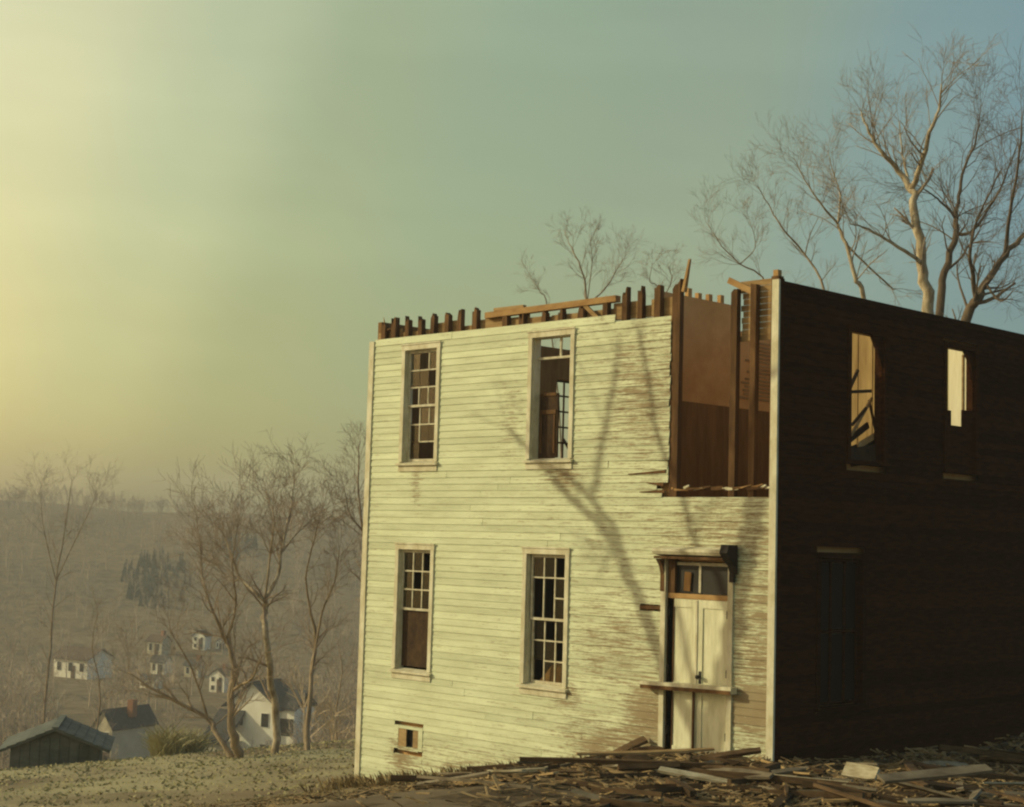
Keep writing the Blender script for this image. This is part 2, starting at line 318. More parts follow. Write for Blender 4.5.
# inner lining of the front wall (rough boards and plaster behind the studs)
def lining(mb, x0, x1, z0, z1, opens, put):
    xs = sorted({x0, x1, *[o[0] for o in opens], *[o[1] for o in opens]}); xs = [x for x in xs if x0 <= x <= x1]
    for a, b in zip(xs[:-1], xs[1:]):
        holes = sorted([(o[2], o[3]) for o in opens if o[0] < (a+b)/2 < o[1]]); z = z0
        for (h0, h1) in holes:
            if h0 > z: put(mb, a, b, z, h0)
            z = max(z, h1)
        if z1 > z: put(mb, a, b, z, z1)
lw = MB(); lining(lw, -HW+.03, -1.99, -1.9, 6.40, front_open, lambda mb, a, b, z0, z1: mb.box(a, b, .105, .125, z0, z1))
lining(lw, -1.985, -0.03, -0.6, 3.55, front_open, lambda mb, a, b, z0, z1: mb.box(a, b, .105, .125, z0, z1))
front_wall = lw.build('front_wall', 'plaster', house)
side_open = [(1.83, 2.74, 4.25, 6.2), (4.6, 5.52, 4.25, 6.25), (1.09, 2.19, .60, 2.76), (7.4, 8.3, 4.25, 6.25)]
sw = MB(); lining(sw, .13, HD-.03, -0.7, 6.74, side_open, lambda mb, a, b, z0, z1: mb.box(-.125, -.105, a, b, z0, z1))
side_wall = sw.build('side_wall', 'plaster', house)
# clapboards
EXP = 0.115
def board_mesh(name, m):
    prof = [(-0.008, 0), (-0.021, 0), (-0.0065, .126), (0, .126)]
    return MB().prism(prof, 0, 1, 0).mesh(name, m)
cb_f = board_mesh('clapboard', 'paint'); cb_s = board_mesh('clapboard_side', 'shaded_side')
def clap(me, parent, a, b, z, side=False, tilt=None):
    if b-a < .03: return
    o = link('clapboard', me, parent); o.scale = (b-a-.004, 1, 1)
    t = random.uniform(-.0012, .0012) if tilt is None else tilt
    if side: o.location = (random.uniform(-.001, .001), a, z); o.rotation_euler = (0, t*.5, R(90))
    else: o.location = (a, random.uniform(-.002, .001), z+random.uniform(-.003, .003)); o.rotation_euler = (random.uniform(-.012, .012), t, 0)
    return o
def rows(x0f, x1f, z, opens, m):
    spans = [(x0f, x1f)]
    for (a, b, zb, zt) in opens:
        if z+EXP > zb-m and z+.01 < zt+m:
            new = []
            for (p, q) in spans:
                if b+m <= p or a-m >= q: new.append((p, q)); continue
                if a-m > p: new.append((p, a-m))
                if b+m < q: new.append((b+m, q))
            spans = new
    return spans
for i in range(74):
    z = -2.03 + EXP*i
    if z+EXP > 6.50: break
    right = -.088
    if z > 3.66: right = -1.975 + random.choice([0, 0, 0, .012, -.01])
    if 3.60 < z < 3.83: right = -2.05 - random.random()*.15
    if z+EXP > 6.42: right = min(right, -3.12)
    for (a, b) in rows(-HW+.10, right, z, front_open, CAS-.012):
        if 4.0 < z < 4.10 and b > -2.4:
            clap(cb_f, front_wall, a, -3.2, z); o = clap(cb_f, front_wall, -3.19, -1.99, z, tilt=0.028); continue
        if 1.88 < z < 1.98 and -2.6 < b < -2.0: clap(cb_f, front_wall, a, -2.48, z); continue
        if b-a > 2.6 and (b-a > 4 or i % 2):
            c = random.uniform(a+.8, b-.8); clap(cb_f, front_wall, a, c-.004, z); clap(cb_f, front_wall, c, b, z)
        else: clap(cb_f, front_wall, a, b, z)
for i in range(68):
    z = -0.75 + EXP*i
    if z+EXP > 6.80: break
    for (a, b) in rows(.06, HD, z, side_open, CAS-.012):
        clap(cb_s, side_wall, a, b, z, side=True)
# split ends and splinters along the torn edge
for (x, z, l, a) in [(-2.03, 3.70, .5, .02), (-2.06, 3.80, .34, -.10), (-1.6, 3.735, .3, .02), (-1.15, 3.735, .25, -.03), (-.5, 3.735, .35, .03), (-2.02, 4.0, .75, .05)]:
    d = Vector((math.cos(a), 0, math.sin(a)))
    MB().bar(Vector((x, -.02, z)), Vector((x, -.03, z))-d*l if x < -2 else Vector((x, -.015, z))+d*l, .02, .05, up=(0, 0, 1), taper=.25).build('splintered_edge', 'stud', front_wall)
MB().bar((-2.47, -.022, 1.94), (-1.97, -.022, 1.955), .03, .055).build('bare_strip', 'stud', front_wall)
x = -1.93
while x < -.12:
    l = random.uniform(.06, .26); zt = random.uniform(-.03, .05); d = random.uniform(-.25, .25)
    MB().bar((x, random.uniform(-.01, .02), 3.735+zt*.3), (min(x+l, -.10), random.uniform(-.01, .03), 3.745+zt+d*l*.4), random.uniform(.015, .05), random.uniform(.015, .05), taper=random.uniform(.2, .9)).build('broken_edge', random.choice(['trim', 'stud', 'fresh', 'plank_tan']), front_wall)
    x += l*random.uniform(.5, 1.0)
# corner boards
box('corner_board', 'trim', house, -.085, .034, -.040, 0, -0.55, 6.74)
box('corner_board', 'shaded_side', house, .003, .036, .002, .10, -0.55, 6.76)
box('corner_board', 'trim', house, -HW-.03, -HW+.10, -.040, 0, -2.1, 6.46)
# studs of the front wall
def stud(x, z0, z1, w=.055, d=.095, y0=.004, slant=None, m='stud'):
    a, b = x-w/2, x+w/2; n = random.choice([3, 4, 5]); top = []
    for i in range(n+1):
        top.append((b-(b-a)*i/n, z1 + (random.uniform(-.10, .07) if slant is None else random.uniform(-.02, .02)+slant*(1-2*i/n))))
    lean = random.uniform(-.02, .02) if slant is None else 0
    o = MB().prism([(a, z0), (b, z0)]+[(q+lean, z) for (q, z) in top], y0, y0+d, 1).build('stud', m, house)
    if slant is None and random.random() < .6:
        MB().bar((x+random.uniform(-.02, .02), y0+d*.5, z1-.05), (x+random.uniform(-.06, .06), y0+d*.4, z1+random.uniform(.02, .10)), .02, .03, up=(0, 1, 0), taper=.2).build('splinter', 'fresh', o)
    return o
for px, ty in [(383, 321), (394, 321), (407, 319), (420, 318), (432, 317), (446, 313), (460, 312), (474, 310), (505, 314), (521, 313), (543, 311), (560, 308), (580, 305), (605, 300), (625, 291), (640, 290), (657, 288)]:
    p = onplane(px, ty, 1, 0); top = p.z
    if px in (505, 521, 543, 560, 580): top = 6.66
    if any(a-.05 < p.x < b+.05 for (a, b) in (X1, X2)): stud(p.x, UT+.1, top, w=.10)
    else: stud(p.x, -1.0, top, w=random.uniform(.085, .13))
stud(-1.90, -0.4, 6.86, w=.15, slant=.06); stud(-0.80, 2.75, 6.66, w=.11, slant=.03); stud(-0.45, 2.75, 6.72, w=.10, slant=-.02)
box('corner_post', 'stud', house, -.13, -.004, .004, .13, -.4, 6.8)
box('corner_post_stub', 'fresh', house, -.105, -.02, .01, .10, 6.802, 6.89)
# boards behind the stud tops, ragged along the top
x = -HW+.05
while x < -2.0:
    w = random.uniform(.22, .5); xe = min(x+w, -1.99)
    box('lath_board', 'lath', house, x, xe-.012, .104, .122, 6.41, 6.62+random.uniform(-.03, .10)); x = xe
for k, z in enumerate(np.arange(5.90, 6.74, .09)):
    box('lath_board', 'lath', house, -.74+random.uniform(-.03, .03), -.16, .12, .135, z, z+.084)
MB().bar((-.95, .06, 6.83), (-.52, .075, 6.62), .03, .09).build('brace', 'fresh', house)
MB().bar((-3.4, .03, 6.36), (-3.85, .03, 6.72), .03, .07).build('brace', 'lath', house)
# what is left of the wall plate on top of the studs
pl = MB(); A = onplane(487, 314, 1, .05); B = onplane(618, 296, 1, .05)
pl.bar((A.x, .055, 6.715), (B.x, .055, 6.745), .12, .10); pl.build('wall_plate', 'fresh', house)
MB().bar((A.x+.2, .05, 6.80), (A.x+.9, .06, 6.80), .08, .05).build('wall_plate', 'lath', house)
MB().bar((-8.9, .06, 6.66), (-8.55, .055, 6.69), .07, .06, taper=.3).build('wall_plate', 'stud', house)
# snapped stick standing above the torn corner
a = onplane(684, 292, 1, .05); b = onplane(690, 259, 1, .05)
MB().bar(a, b, .055, .075, up=(0, 1, 0), taper=.5).build('snapped_rafter', 'fresh', house)
# inside: floors, partitions and far walls
def plank_floor(x0, x1, y0, y1, zt, name):
    fl = box(name, 'dark_wood', house, x0, x1, y0, y1, zt-.22, zt-.03)
    n = int((y1-y0)/.19)
    for k in range(n):
        box('floor_plank', 'stud', fl, x0+.01, x1-.01, y0+k*(y1-y0)/n+.004, y0+(k+1)*(y1-y0)/n-.004, zt-.028, zt)
    return fl
plank_floor(-HW+.14, -.135, .14, HD-.14, 3.42, 'upper_floor')
box('lower_floor', 'dark_wood', house, -HW+.14, -.135, .14, HD-.14, -.32, -.12)
part = box('partition', 'plaster', house, -2.39, -2.30, .13, 1.95, 5.14, 6.80)
box('plaster_panel', 'plaster', part, -2.39, -2.302, 1.952, 3.95, 5.14, 6.40)
box('wainscot', 'wainscot', part, -2.385, -2.29, .13, 3.95, 3.425, 5.138)
for k, y in enumerate((.55, .80, 1.05, 1.32, 1.62)): box('stud', 'fresh', part, -2.385, -2.315, y, y+.09, 6.80, 6.90+random.uniform(-.01, .05))
for k in range(16):
    z = 5.30+k*.062; y0 = 2.05+random.uniform(0, .35)+.02*k; y1 = min(3.9, y0+random.uniform(.9, 1.7))
    box('lath_strip', 'lath', part, -2.302, -2.290, y0, y1, z, z+.04)
cp = box('partition', 'tan_boards', house, -5.0, -.85, 5.2, 5.29, 3.425, 6.9)
for k in range(14): box('wall_board', 'tan_boards', cp, -4.98+k*.295, -4.98+(k+1)*.295-.02, 5.17, 5.198, 3.43, 6.9+random.uniform(-.12, .05))
bw = MB(); lining(bw, -HW+.02, -.03, -2, 7.0, [(-7.4, -6.5, UB, UT)], lambda mb, a, b, z0, z1: mb.box(a, b, HD-.13, HD, z0, z1)); back_wall = bw.build('back_wall', 'cream_plaster', house)
for k in range(16): box('wall_board', 'cream_plaster', back_wall, -5.2+k*.32, -5.2+(k+1)*.32-.025, HD-.16, HD-.132, 3.43, 6.98+random.uniform(-.15, .03))
LWO = (4.80, 5.70, 4.24, 6.2)
lwm = MB(); lining(lwm, 0.13, HD-.14, -2.3, 6.84, [LWO], lambda mb, a, b, z0, z1: mb.box(-HW, -HW+.12, a, b, z0, z1)); left_wall = lwm.build('left_wall', 'wainscot', house)
sm = MB()
for z in (4.26, 4.9, 5.22, 5.54, 5.86, 6.16): sm.box(-HW+.03, -HW+.06, 4.8, 5.7, z, z+.035)
for y in (4.80, 5.08, 5.37, 5.66): sm.box(-HW+.032, -HW+.058, y, y+.035, 4.26, 6.19)
sm.build('window_sash', 'dark_wood', left_wall)
MB().bar((-HW+.1, 5.05, 5.0), (-HW+.1, 5.6, 4.4), .03, .05).build('loose_slat', 'dark_wood', left_wall)

# ---- windows of the front wall
def frame_front(w, xl, xr, zb, zt, m='trim'):
    mb = MB(); c = CAS
    mb.box(xl-c, xl, -.042, .01, zb, zt); mb.box(xr, xr+c, -.042, .01, zb, zt); mb.box(xl-c-.01, xr+c+.01, -.046, .012, zt, zt+.09)
    mb.box(xl-c-.02, xr+c+.02, -.062, -.040, zt+.09, zt+.115)
    mb.box(xl-.004, xl+.012, .012, .16, zb, zt); mb.box(xr-.012, xr+.004, .012, .16, zb, zt); mb.box(xl+.013, xr-.013, .013, .158, zt-.012, zt-.001)
    mb.build('casing', m, w)
    s = MB(); s.prism([(-.085, zb-.03), (-.085, zb-.065), (.10, zb-.05), (.10, zb+.012)], xl-c-.03, xr+c+.03, 0); s.build('sill', m, w)
    MB().box(xl-c, xr+c, -.038, .004, zb-.17, zb-.062).build('apron', m, w)
def sash(w, xl, xr, zb, zt, y, cols, nrow, missing_panes=(), skip_bars=(), glass=True, st=.042):
    mb = MB(); t = .032
    mb.box(xl, xl+st, y, y+t, zb, zt); mb.box(xr-st, xr, y, y+t, zb, zt); mb.box(xl+st, xr-st, y+.001, y+t-.001, zt-st, zt); mb.box(xl+st, xr-st, y+.001, y+t-.001, zb, zb+st)
    x0, x1, z0, z1 = xl+st, xr-st, zb+st, zt-st; dx = (x1-x0)/cols; dz = (z1-z0)/nrow; b = .024
    for i in range(1, cols):
        for j in range(nrow):
            if ('v', i, j) in skip_bars: continue
            mb.box(x0+i*dx-b/2, x0+i*dx+b/2, y+.004, y+t-.004, z0+j*dz, z0+(j+1)*dz)
    for j in range(1, nrow):
        for i in range(cols):
            if ('h', i, j) in skip_bars: continue
            mb.box(x0+i*dx+(.0121 if i else 0), x0+(i+1)*dx-(.0121 if i < cols-1 else 0), y+.005, y+t-.005, z0+j*dz-b/2, z0+j*dz+b/2)
    o = mb.build('sash', 'sash', w)
    if glass:
        for i in range(cols):
            for j in range(nrow):
                if (i, j) in missing_panes: continue
                g = MB().box(x0+i*dx+.008, x0+(i+1)*dx-.008, -.0015, .0015, z0+j*dz+.008, z0+(j+1)*dz-.008).build('pane', 'glass', w, origin=(x0+(i+.5)*dx, 0, z0+(j+.5)*dz), loc=(x0+(i+.5)*dx, y+.016, z0+(j+.5)*dz))
                g.rotation_euler = (random.uniform(-.03, .03), 0, random.uniform(-.03, .03))
    return o
def window(label): w = link('window', None, house); tag(w, label); return w
MIDU, MIDL = (UB+UT)/2, (LB+LT)/2
xa, xb = X1[0]+.014, X1[1]-.014
w1 = window('upper sash window with broken muntins'); frame_front(w1, *X1, UB, UT)
sash(w1, xa, xb, MIDU-.02, UT-.014, .05, 3, 3, missing_panes={(0, 0), (2, 1), (1, 2)}, skip_bars={('v', 1, 2), ('v', 2, 1), ('v', 1, 1)})
sash(w1, xa, xb, UB+.014, MIDU+.02, .09, 3, 3, missing_panes={(2, 0), (1, 0), (0, 2)}, skip_bars={('v', 1, 0), ('h', 0, 1), ('v', 2, 0), ('v', 2, 1)})
w2 = window('upper window with its sashes gone'); xa, xb = X2[0]+.014, X2[1]-.014
frame_front(w2, *X2, UB, UT)
tb = MB(); tb.box(xa+.50, xa+.535, .09, .12, 5.92, UT-.015); tb.box(xa, xb, .088, .122, 5.88, 5.918); tb.build('sash', 'sash', w2)
pn = MB().box(xa+.02, xa+.43, .15, .185, UB+.03, 5.32).build('hanging_shutter', 'dark_wood', w2)
MB().box(xa+.03, xa+.40, .132, .149, 4.98, 5.05).box(xa+.06, xa+.40, .132, .149, 5.28, 5.33).box(xa+.05, xa+.085, .132, .149, UB+.1, 4.97).box(xa+.35, xa+.385, .132, .149, UB+.1, 4.97).build('rail', 'stud', pn)
w3 = window('lower window with its bottom sash missing'); xa, xb = X1[0]+.014, X1[1]-.014
frame_front(w3, *X1, LB, LT)
sash(w3, xa, xb, MIDL-.02, LT-.014, .05, 3, 3, missing_panes={(1, 1), (2, 2)})
MB().box(xa, xb, .10, .108, LB+.05, MIDL-.03).build('insect_screen', 'dark_wood', w3)
w4 = window('lower sash window with most panes out'); xa, xb = X2[0]+.014, X2[1]-.014
frame_front(w4, *X2, LB, LT)
sash(w4, xa+.02, xb, MIDL-.02, LT-.014, .05, 3, 3, missing_panes={(0, 0), (1, 0), (0, 1), (1, 1), (2, 2)}, skip_bars={('h', 0, 1), ('h', 1, 1)})
sash(w4, xa+.03, xb, LB+.014, MIDL+.02, .09, 3, 3, missing_panes={(0, 0), (1, 2), (2, 1)}, skip_bars={('h', 0, 1)})
hp = MB(); hp.add([(xa+.12, .17, LB+.02), (xb-.03, .17, LB+.02), (xb-.03, .19, LB+.30), (xa+.60, .19, LB+.36), (xa+.42, .19, LB+.33), (xa+.25, .18, LB+.14),
                   (xa+.12, .21, LB+.02), (xb-.03, .21, LB+.02), (xb-.03, .23, LB+.30), (xa+.60, .23, LB+.36), (xa+.42, .23, LB+.33), (xa+.25, .22, LB+.14)],
                  [(0,1,2,3,4,5), (11,10,9,8,7,6)] + [(i, (i+1) % 6+6-0, i+6) if False else ((i+1) % 6, i, i+6, (i+1) % 6+6) for i in range(6)])
hp.build('broken_plasterboard', 'fresh', w4)

# ---- side wall windows
def frame_side(w, yl, yr, zb, zt):
    mb = MB(); c = CAS
    mb.box(-.01, .042, yl-c, yl, zb, zt); mb.box(-.01, .042, yr, yr+c, zb, zt); mb.box(-.012, .046, yl-c-.01, yr+c+.01, zt, zt+.09); mb.box(-.10, .085, yl-c-.03, yr+c+.03, zb-.06, zb-.002)
    mb.box(-.14, -.0102, yl-.004, yl+.012, zb, zt); mb.box(-.14, -.0102, yr-.012, yr+.004, zb, zt)
    mb.build('casing', 'shaded_side', w)
s1 = window('side window with loose laths inside'); frame_side(s1, 1.83, 2.74, 4.25, 6.2)
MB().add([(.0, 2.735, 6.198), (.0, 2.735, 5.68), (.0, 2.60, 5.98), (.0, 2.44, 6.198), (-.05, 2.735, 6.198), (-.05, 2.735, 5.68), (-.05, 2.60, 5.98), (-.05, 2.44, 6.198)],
         [(0,1,2,3), (7,6,5,4), (0,4,5,1), (1,5,6,2), (2,6,7,3), (3,7,4,0)]).build('dark_corner', 'shaded_side', s1)  # dark piece filling the upper corner of the opening
def sidept(px, py, X): return onplane(px, py, 0, X)
for (p, q, X, w, m) in [((850, 388), (858, 370), -.10, .05, 'dark_wood'), ((849, 392), (871, 391), -.11, .05, 'dark_wood'), ((851, 435), (872, 398), -.25, .045, 'lath'), ((849, 440), (868, 425), -.3, .10, 'dark_wood'),
                        ((858, 446), (884, 430), -.16, .09, 'fresh'), ((850, 452), (882, 440), -.2, .16, 'dark_wood'), ((852, 425), (866, 408), -.22, .04, 'dark_wood'), ((849, 458), (884, 452), -.12, .28, 'dark_wood'), ((878, 345), (880, 440), -.16, .05, 'lath'), ((869, 400), (877, 437), -.28, .035, 'dark_wood')]:
    MB().bar(sidept(*p, X), sidept(*q, X), .03, w, up=(0, 0, 1)).build('loose_lath', m, s1)
s2 = window('side window boarded across its lower half'); frame_side(s2, 4.6, 5.52, 4.25, 6.25)
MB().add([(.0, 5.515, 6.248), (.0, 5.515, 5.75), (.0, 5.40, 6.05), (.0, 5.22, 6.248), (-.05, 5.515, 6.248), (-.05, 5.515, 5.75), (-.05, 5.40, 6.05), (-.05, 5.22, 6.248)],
         [(0,1,2,3), (7,6,5,4), (0,4,5,1), (1,5,6,2), (2,6,7,3), (3,7,4,0)]).build('dark_corner', 'shaded_side', s2)
box('nailed_board', 'shaded_side', s2, -.06, -.03, 4.60, 4.84, 4.25, 5.22); box('nailed_board', 'shaded_side', s2, -.06, -.03, 4.845, 5.20, 4.25, 4.98); box('nailed_board', 'shaded_side', s2, -.06, -.03, 5.205, 5.51, 4.25, 5.26)
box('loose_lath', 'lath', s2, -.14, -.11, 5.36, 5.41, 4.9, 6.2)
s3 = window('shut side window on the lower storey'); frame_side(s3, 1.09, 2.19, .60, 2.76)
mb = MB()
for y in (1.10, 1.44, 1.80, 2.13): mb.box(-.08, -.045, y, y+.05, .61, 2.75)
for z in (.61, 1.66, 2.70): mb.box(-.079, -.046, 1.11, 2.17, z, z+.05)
mb.build('sash', 'shaded_side', s3)
for (a, b) in ((1.155, 1.435), (1.495, 1.795), (1.855, 2.125)):
    for (c, d) in ((.665, 1.655), (1.715, 2.695)): box('pane', 'side_pane', s3, -.064, -.060, a, b, c, d)
s4 = window('open side window at the far end'); frame_side(s4, 7.4, 8.3, 4.25, 6.25)

# ---- door
door = link('door', None, house); tag(door, 'white double door under a flat hood')
mb = MB(); mb.box(DX0-.09, DX0, -.05, .02, -.35, 2.72); mb.box(DX1, DX1+.09, -.05, .02, -.35, 2.72); mb.box(DX0-.004, DX0+.014, .021, .15, -.35, 2.66); mb.box(DX1-.014, DX1+.004, .021, .15, -.35, 2.66); mb.build('casing', 'trim', door)
XM = -1.385
for (a, b) in ((DX0+.018, XM-.004), (XM+.004, DX1-.018)):
    lf = box('door_leaf', 'door', door, a, b, .020, .055, -.30, 2.10)
    st = MB(); y0, y1 = .004, .018
    st.box(a, a+.10, y0, y1, -.30, 2.10); st.box(b-.10, b, y0, y1, -.30, 2.10)
    for (z0, z1) in ((-.30, -.06), (.72, .88), (1.98, 2.10)): st.box(a+.101, b-.101, y0+.001, y1, z0, z1)
    st.build('rail', 'door', lf)
box('meeting_strip', 'trim', door, XM-.022, XM+.012, -.010, .003, -.28, 2.09)
box('transom_bar', 'fresh', door, DX0+.015, DX1-.015, .0, .11, 2.105, 2.18)
mb = MB(); mb.box(XM-.02, XM+.02, .05, .085, 2.20, 2.64); mb.box(DX0+.016, DX0+.06, .051, .084, 2.185, 2.64); mb.box(DX1-.06, DX1-.016, .051, .084, 2.185, 2.64); mb.box(DX0+.061, DX1-.061, .052, .083, 2.60, 2.645); mb.build('transom_frame', 'sash', door)
box('pane', 'window_dark', door, DX0+.061, XM-.021, .066, .070, 2.185, 2.599); box('pane', 'window_dark', door, XM+.021, DX1-.061, .066, .070, 2.185, 2.599)
MB().bar((-1.62, .045, 2.22), (-1.60, .045, 2.5), .02, .12, up=(1, 0, 0)).build('torn_paper', 'wainscot', door)
hd = MB(); hd.prism([(-.03, 2.73), (-.20, 2.755), (-.23, 2.80), (-.23, 2.835), (-.03, 2.875)], DX0-.13, DX1+.02, 0); hood = hd.build('hood', 'trim', door)
MB().box(DX0-.12, DX1+.02, -.19, -.045, 2.69, 2.728).build('hood_shade', 'stud', hood)  # dark strip put in for the shadow under the hood
mb = MB(); mb.prism([(-.05, 2.92), (-.26, 2.92), (-.30, 2.80), (-.22, 2.70), (-.10, 2.62), (-.05, 2.50)], DX1+.03, DX1+.17, 0); mb.box(DX1+.06, DX1+.13, -.10, -.045, 2.38, 2.51); mb.build('broken_bracket', 'iron', door)
mb = MB(); mb.prism([(-.05, 2.685), (-.17, 2.685), (-.09, 2.58), (-.05, 2.45)], DX0-.10, DX0-.03, 0); mb.build('bracket', 'stud', door)
MB().box(DX0-.10, DX0-.02, -.055, -.05, 2.2, 2.45).build('dark_patch', 'stud', door)  # dark brown patch on the left casing, below the bracket
MB().bar((-2.31, -.115, .80), (-.60, -.115, .845), .14, .10).build('nailed_plank', 'trim', door)
MB().bar((-2.30, -.19, .775), (-.605, -.19, .815), .008, .055).build('plank_shade', 'stud', door)  # dark strip standing for the plank's shaded underside
box('prop', 'stud', door, XM-.035, XM-.005, -.04, -.011, -.2, .76)
box('threshold', 'stud', door, DX0-.05, DX1+.05, -.25, .05, -.36, -.302)
MB().tube([Vector((XM+.07, .004, .98)), Vector((XM+.07, -.03, .98)), Vector((XM+.07, -.045, .98)), Vector((XM+.07, -.07, .98)), Vector((XM+.07, -.085, .98))], [.012, .012, .03, .034, .015], 10).build('knob', 'iron', door)
box('lock_plate', 'iron', door, XM+.045, XM+.095, .0, .0035, .88, 1.06)
for z in (.1, 1.0, 1.85):
    box('hinge', 'iron', door, DX0+.016, DX0+.05, -.004, .0035, z, z+.11); box('hinge', 'iron', door, DX1-.05, DX1-.016, -.004, .0035, z, z+.11)
# ---- cellar vent near the left end of the front
vent = link('cellar_vent', None, house); tag(vent, 'small cellar opening with brown shutters')
mb = MB(); mb.box(-8.10, -7.99, -.024, .05, -.78, -.38); mb.box(-7.46, -7.35, -.024, .05, -.78, -.38); mb.box(-7.988, -7.462, -.022, .05, -.43, -.38); mb.box(-7.988, -7.462, -.022, .05, -.80, -.74); mb.build('frame', 'paint', vent)
box('backing', 'iron', vent, -7.988, -7.462, .05, .06, -.74, -.43)
box('shutter', 'plank_tan', vent, -7.988, -7.78, -.02, .0, -.735, -.435); box('shutter', 'plank_tan', vent, -7.60, -7.462, -.02, .0, -.735, -.435)

# ------------------------------------------------------------------ rubble at the foot of the walls
def pile(x, y):
    """height of the heap above the ground"""
    x = np.asarray(x, float); y = np.asarray(y, float)
    dy = np.where(x < 0, np.maximum(0, -y), np.maximum(0, np.maximum(x*.8, 0)*(y > -1) + np.maximum(0, -y)*(y <= -1)*.9))
    along = sstep(-5.8, -2.6, x)*sstep(11, 7, np.maximum(x, y))
    h = 0.13*along*np.exp(-(dy/3.0)**2)*(0.75+.25*np.sin(x*2.3+1)*np.cos(y*1.9))
    return h + .03*along
def top(x, y): return gzf(x, y) + float(pile(x, y))
rb = MB(); xs = np.arange(-7.5, 11, .22); ys = np.arange(-10, 9, .22); vid = {}
for i, x in enumerate(xs):
    for j, y in enumerate(ys):
        if x < .06 and y > -.07: 
            if not (x < .06 and y < .15): continue
        xx, yy = x, y
        if x < .06 and y > -.07: yy = -.05
        hgt = float(pile(xx, yy))
        vid[i, j] = len(rb.v); rb.v.append((xx, yy, gzf(xx, yy)+hgt-.055+random.uniform(-.04, .05)*(hgt > .06)))
for (i, j) in list(vid):
    q = [(i, j), (i+1, j), (i+1, j+1), (i, j+1)]
    if all(k in vid for k in q): rb.f.append(tuple(vid[k] for k in q))
heap = rb.build('rubble', 'rubble'); tag(heap, 'brown heap of rubble and plaster dust banked along the foot of the walls', 'rubble', kind='stuff')
sp = MB()
for k in range(8000):
    if k % 2: x = random.uniform(-6.6, 6); y = -abs(random.gauss(0, 2.4))-.08
    else:
        x = abs(random.gauss(0, 3))+.12; y = random.uniform(-6, 8)
    if pile(x, y) < .02 and random.random() < .8: continue
    l = random.uniform(.05, .38); a = random.gauss(.15, .9); e = random.gauss(0, .22)
    c = Vector((x, y, top(x, y)+random.uniform(-.03, .045))); d = Vector((math.cos(a)*math.cos(e), math.sin(a)*math.cos(e), math.sin(e)))*l/2
    if (c-d).x < .05 and (c-d).y > -.06 or (c+d).x < .05 and (c+d).y > -.06: continue
    sp.bar(c-d, c+d, random.uniform(.015, .06), random.uniform(.006, .025), taper=random.uniform(.3, 1))
tag(sp.build('splinters', 'splinter'), 'thousands of short laths and splinters strewn over the rubble', 'splinters', kind='stuff')
PL = {'plank_grey': 'grey weathered board', 'plank_tan': 'tan split board', 'plank_dark': 'dark brown timber', 'plank_white': 'paint-flecked pale clapboard'}
def plank_words(m, L, x):
    size = 'short' if L < .8 else ('long' if L > 1.6 else 'medium-length')
    zone = 'below the lower windows' if x < -2.6 else ('before the white door' if x < -.1 else 'beside the dark side wall')
    return f'{size} {PL[m]} lying loose on the rubble {zone}', f'loose boards on the rubble {zone}'
def plank_mesh(m, v):
    mb = MB(); n = 5; r = random.Random(v*7+3); ws = r.uniform(.06, .09); t = r.uniform(.010, .02); bow = r.uniform(-.015, .015)
    if m == 'plank_dark': ws *= .75; t *= 2.2
    for i in range(n):
        x = -0.5+i/(n-1); e = r.uniform(.3, 1) if i in (0, n-1) and r.random() < .6 else 1
        z = bow*(1-4*x*x); jit = r.uniform(-.02, .02) if i in (0, n-1) else 0
        for (yy, zz) in ((-ws*e, -t), (ws*e*r.uniform(.6, 1) if i in (0, n-1) else ws, -t), (ws*e if i in (0, n-1) else ws, t), (-ws*e, t)): mb.v.append((x+jit, yy, z+zz))
    for i in range(n-1):
        for k in range(4): a, b = i*4+k, i*4+(k+1) % 4; mb.f.append((a, b, b+4, a+4))
    mb.f.append((3, 2, 1, 0)); mb.f.append(tuple(range(4*n-4, 4*n)))
    return mb.mesh('plank', m)
plank_lib = {m: [plank_mesh(m, i*5+k) for i in range(4)] for k, m in enumerate(PL)}
def plank(m, c, L, yaw, pitch=0.0, roll=0.0, wscale=1.0, label=None):
    o = link('loose_board', random.choice(plank_lib[m])); o.location = c; o.scale = (L, wscale, 1)
    o.rotation_euler = (roll, pitch, yaw)
    lb, g = plank_words(m, L, c[0]); tag(o, label or lb, 'board', None if label else g); return o
VIEWAZ = math.atan2(RIGHT.y, RIGHT.x)
cnt = 0
for k in range(1300):
    if cnt >= 230: break
    if k % 5 < 3: x = random.uniform(-5.6, 5.5); y = -abs(random.gauss(.2, 2.2))-.25
    else: x = abs(random.gauss(.4, 2.6))+.35; y = random.uniform(-5.5, 7.5)
    if pile(x, y) < .04: continue
    L = random.choice([.4, .5, .6, .8, 1.0, 1.3, 1.8, 2.4])*random.uniform(.85, 1.15)
    yaw = random.gauss(VIEWAZ*.5, .55) if random.random() < .75 else random.uniform(0, math.pi)
    ends = [(x+s*L/2*math.cos(yaw), y+s*L/2*math.sin(yaw)) for s in (-1, 1)]
    if any(ex < .12 and ey > -.14 for ex, ey in ends): continue
    z0, z1 = top(*ends[0]), top(*ends[1]); zc = top(x, y)
    lift = random.choice([.02, .03, .05, .08, .12]); zm = max((z0+z1)/2, zc)
    pitch = -math.atan2(z1-z0, L) + random.gauss(0, .05)
    m = random.choices(list(PL), weights=[4, 5, 5, 2] if x < -.3 else [3, 2, 8, 1])[0]
    plank(m, (x, y, zm+lift-.02), L, yaw, pitch, random.gauss(0, .3), random.uniform(.45, 1.05)); cnt += 1
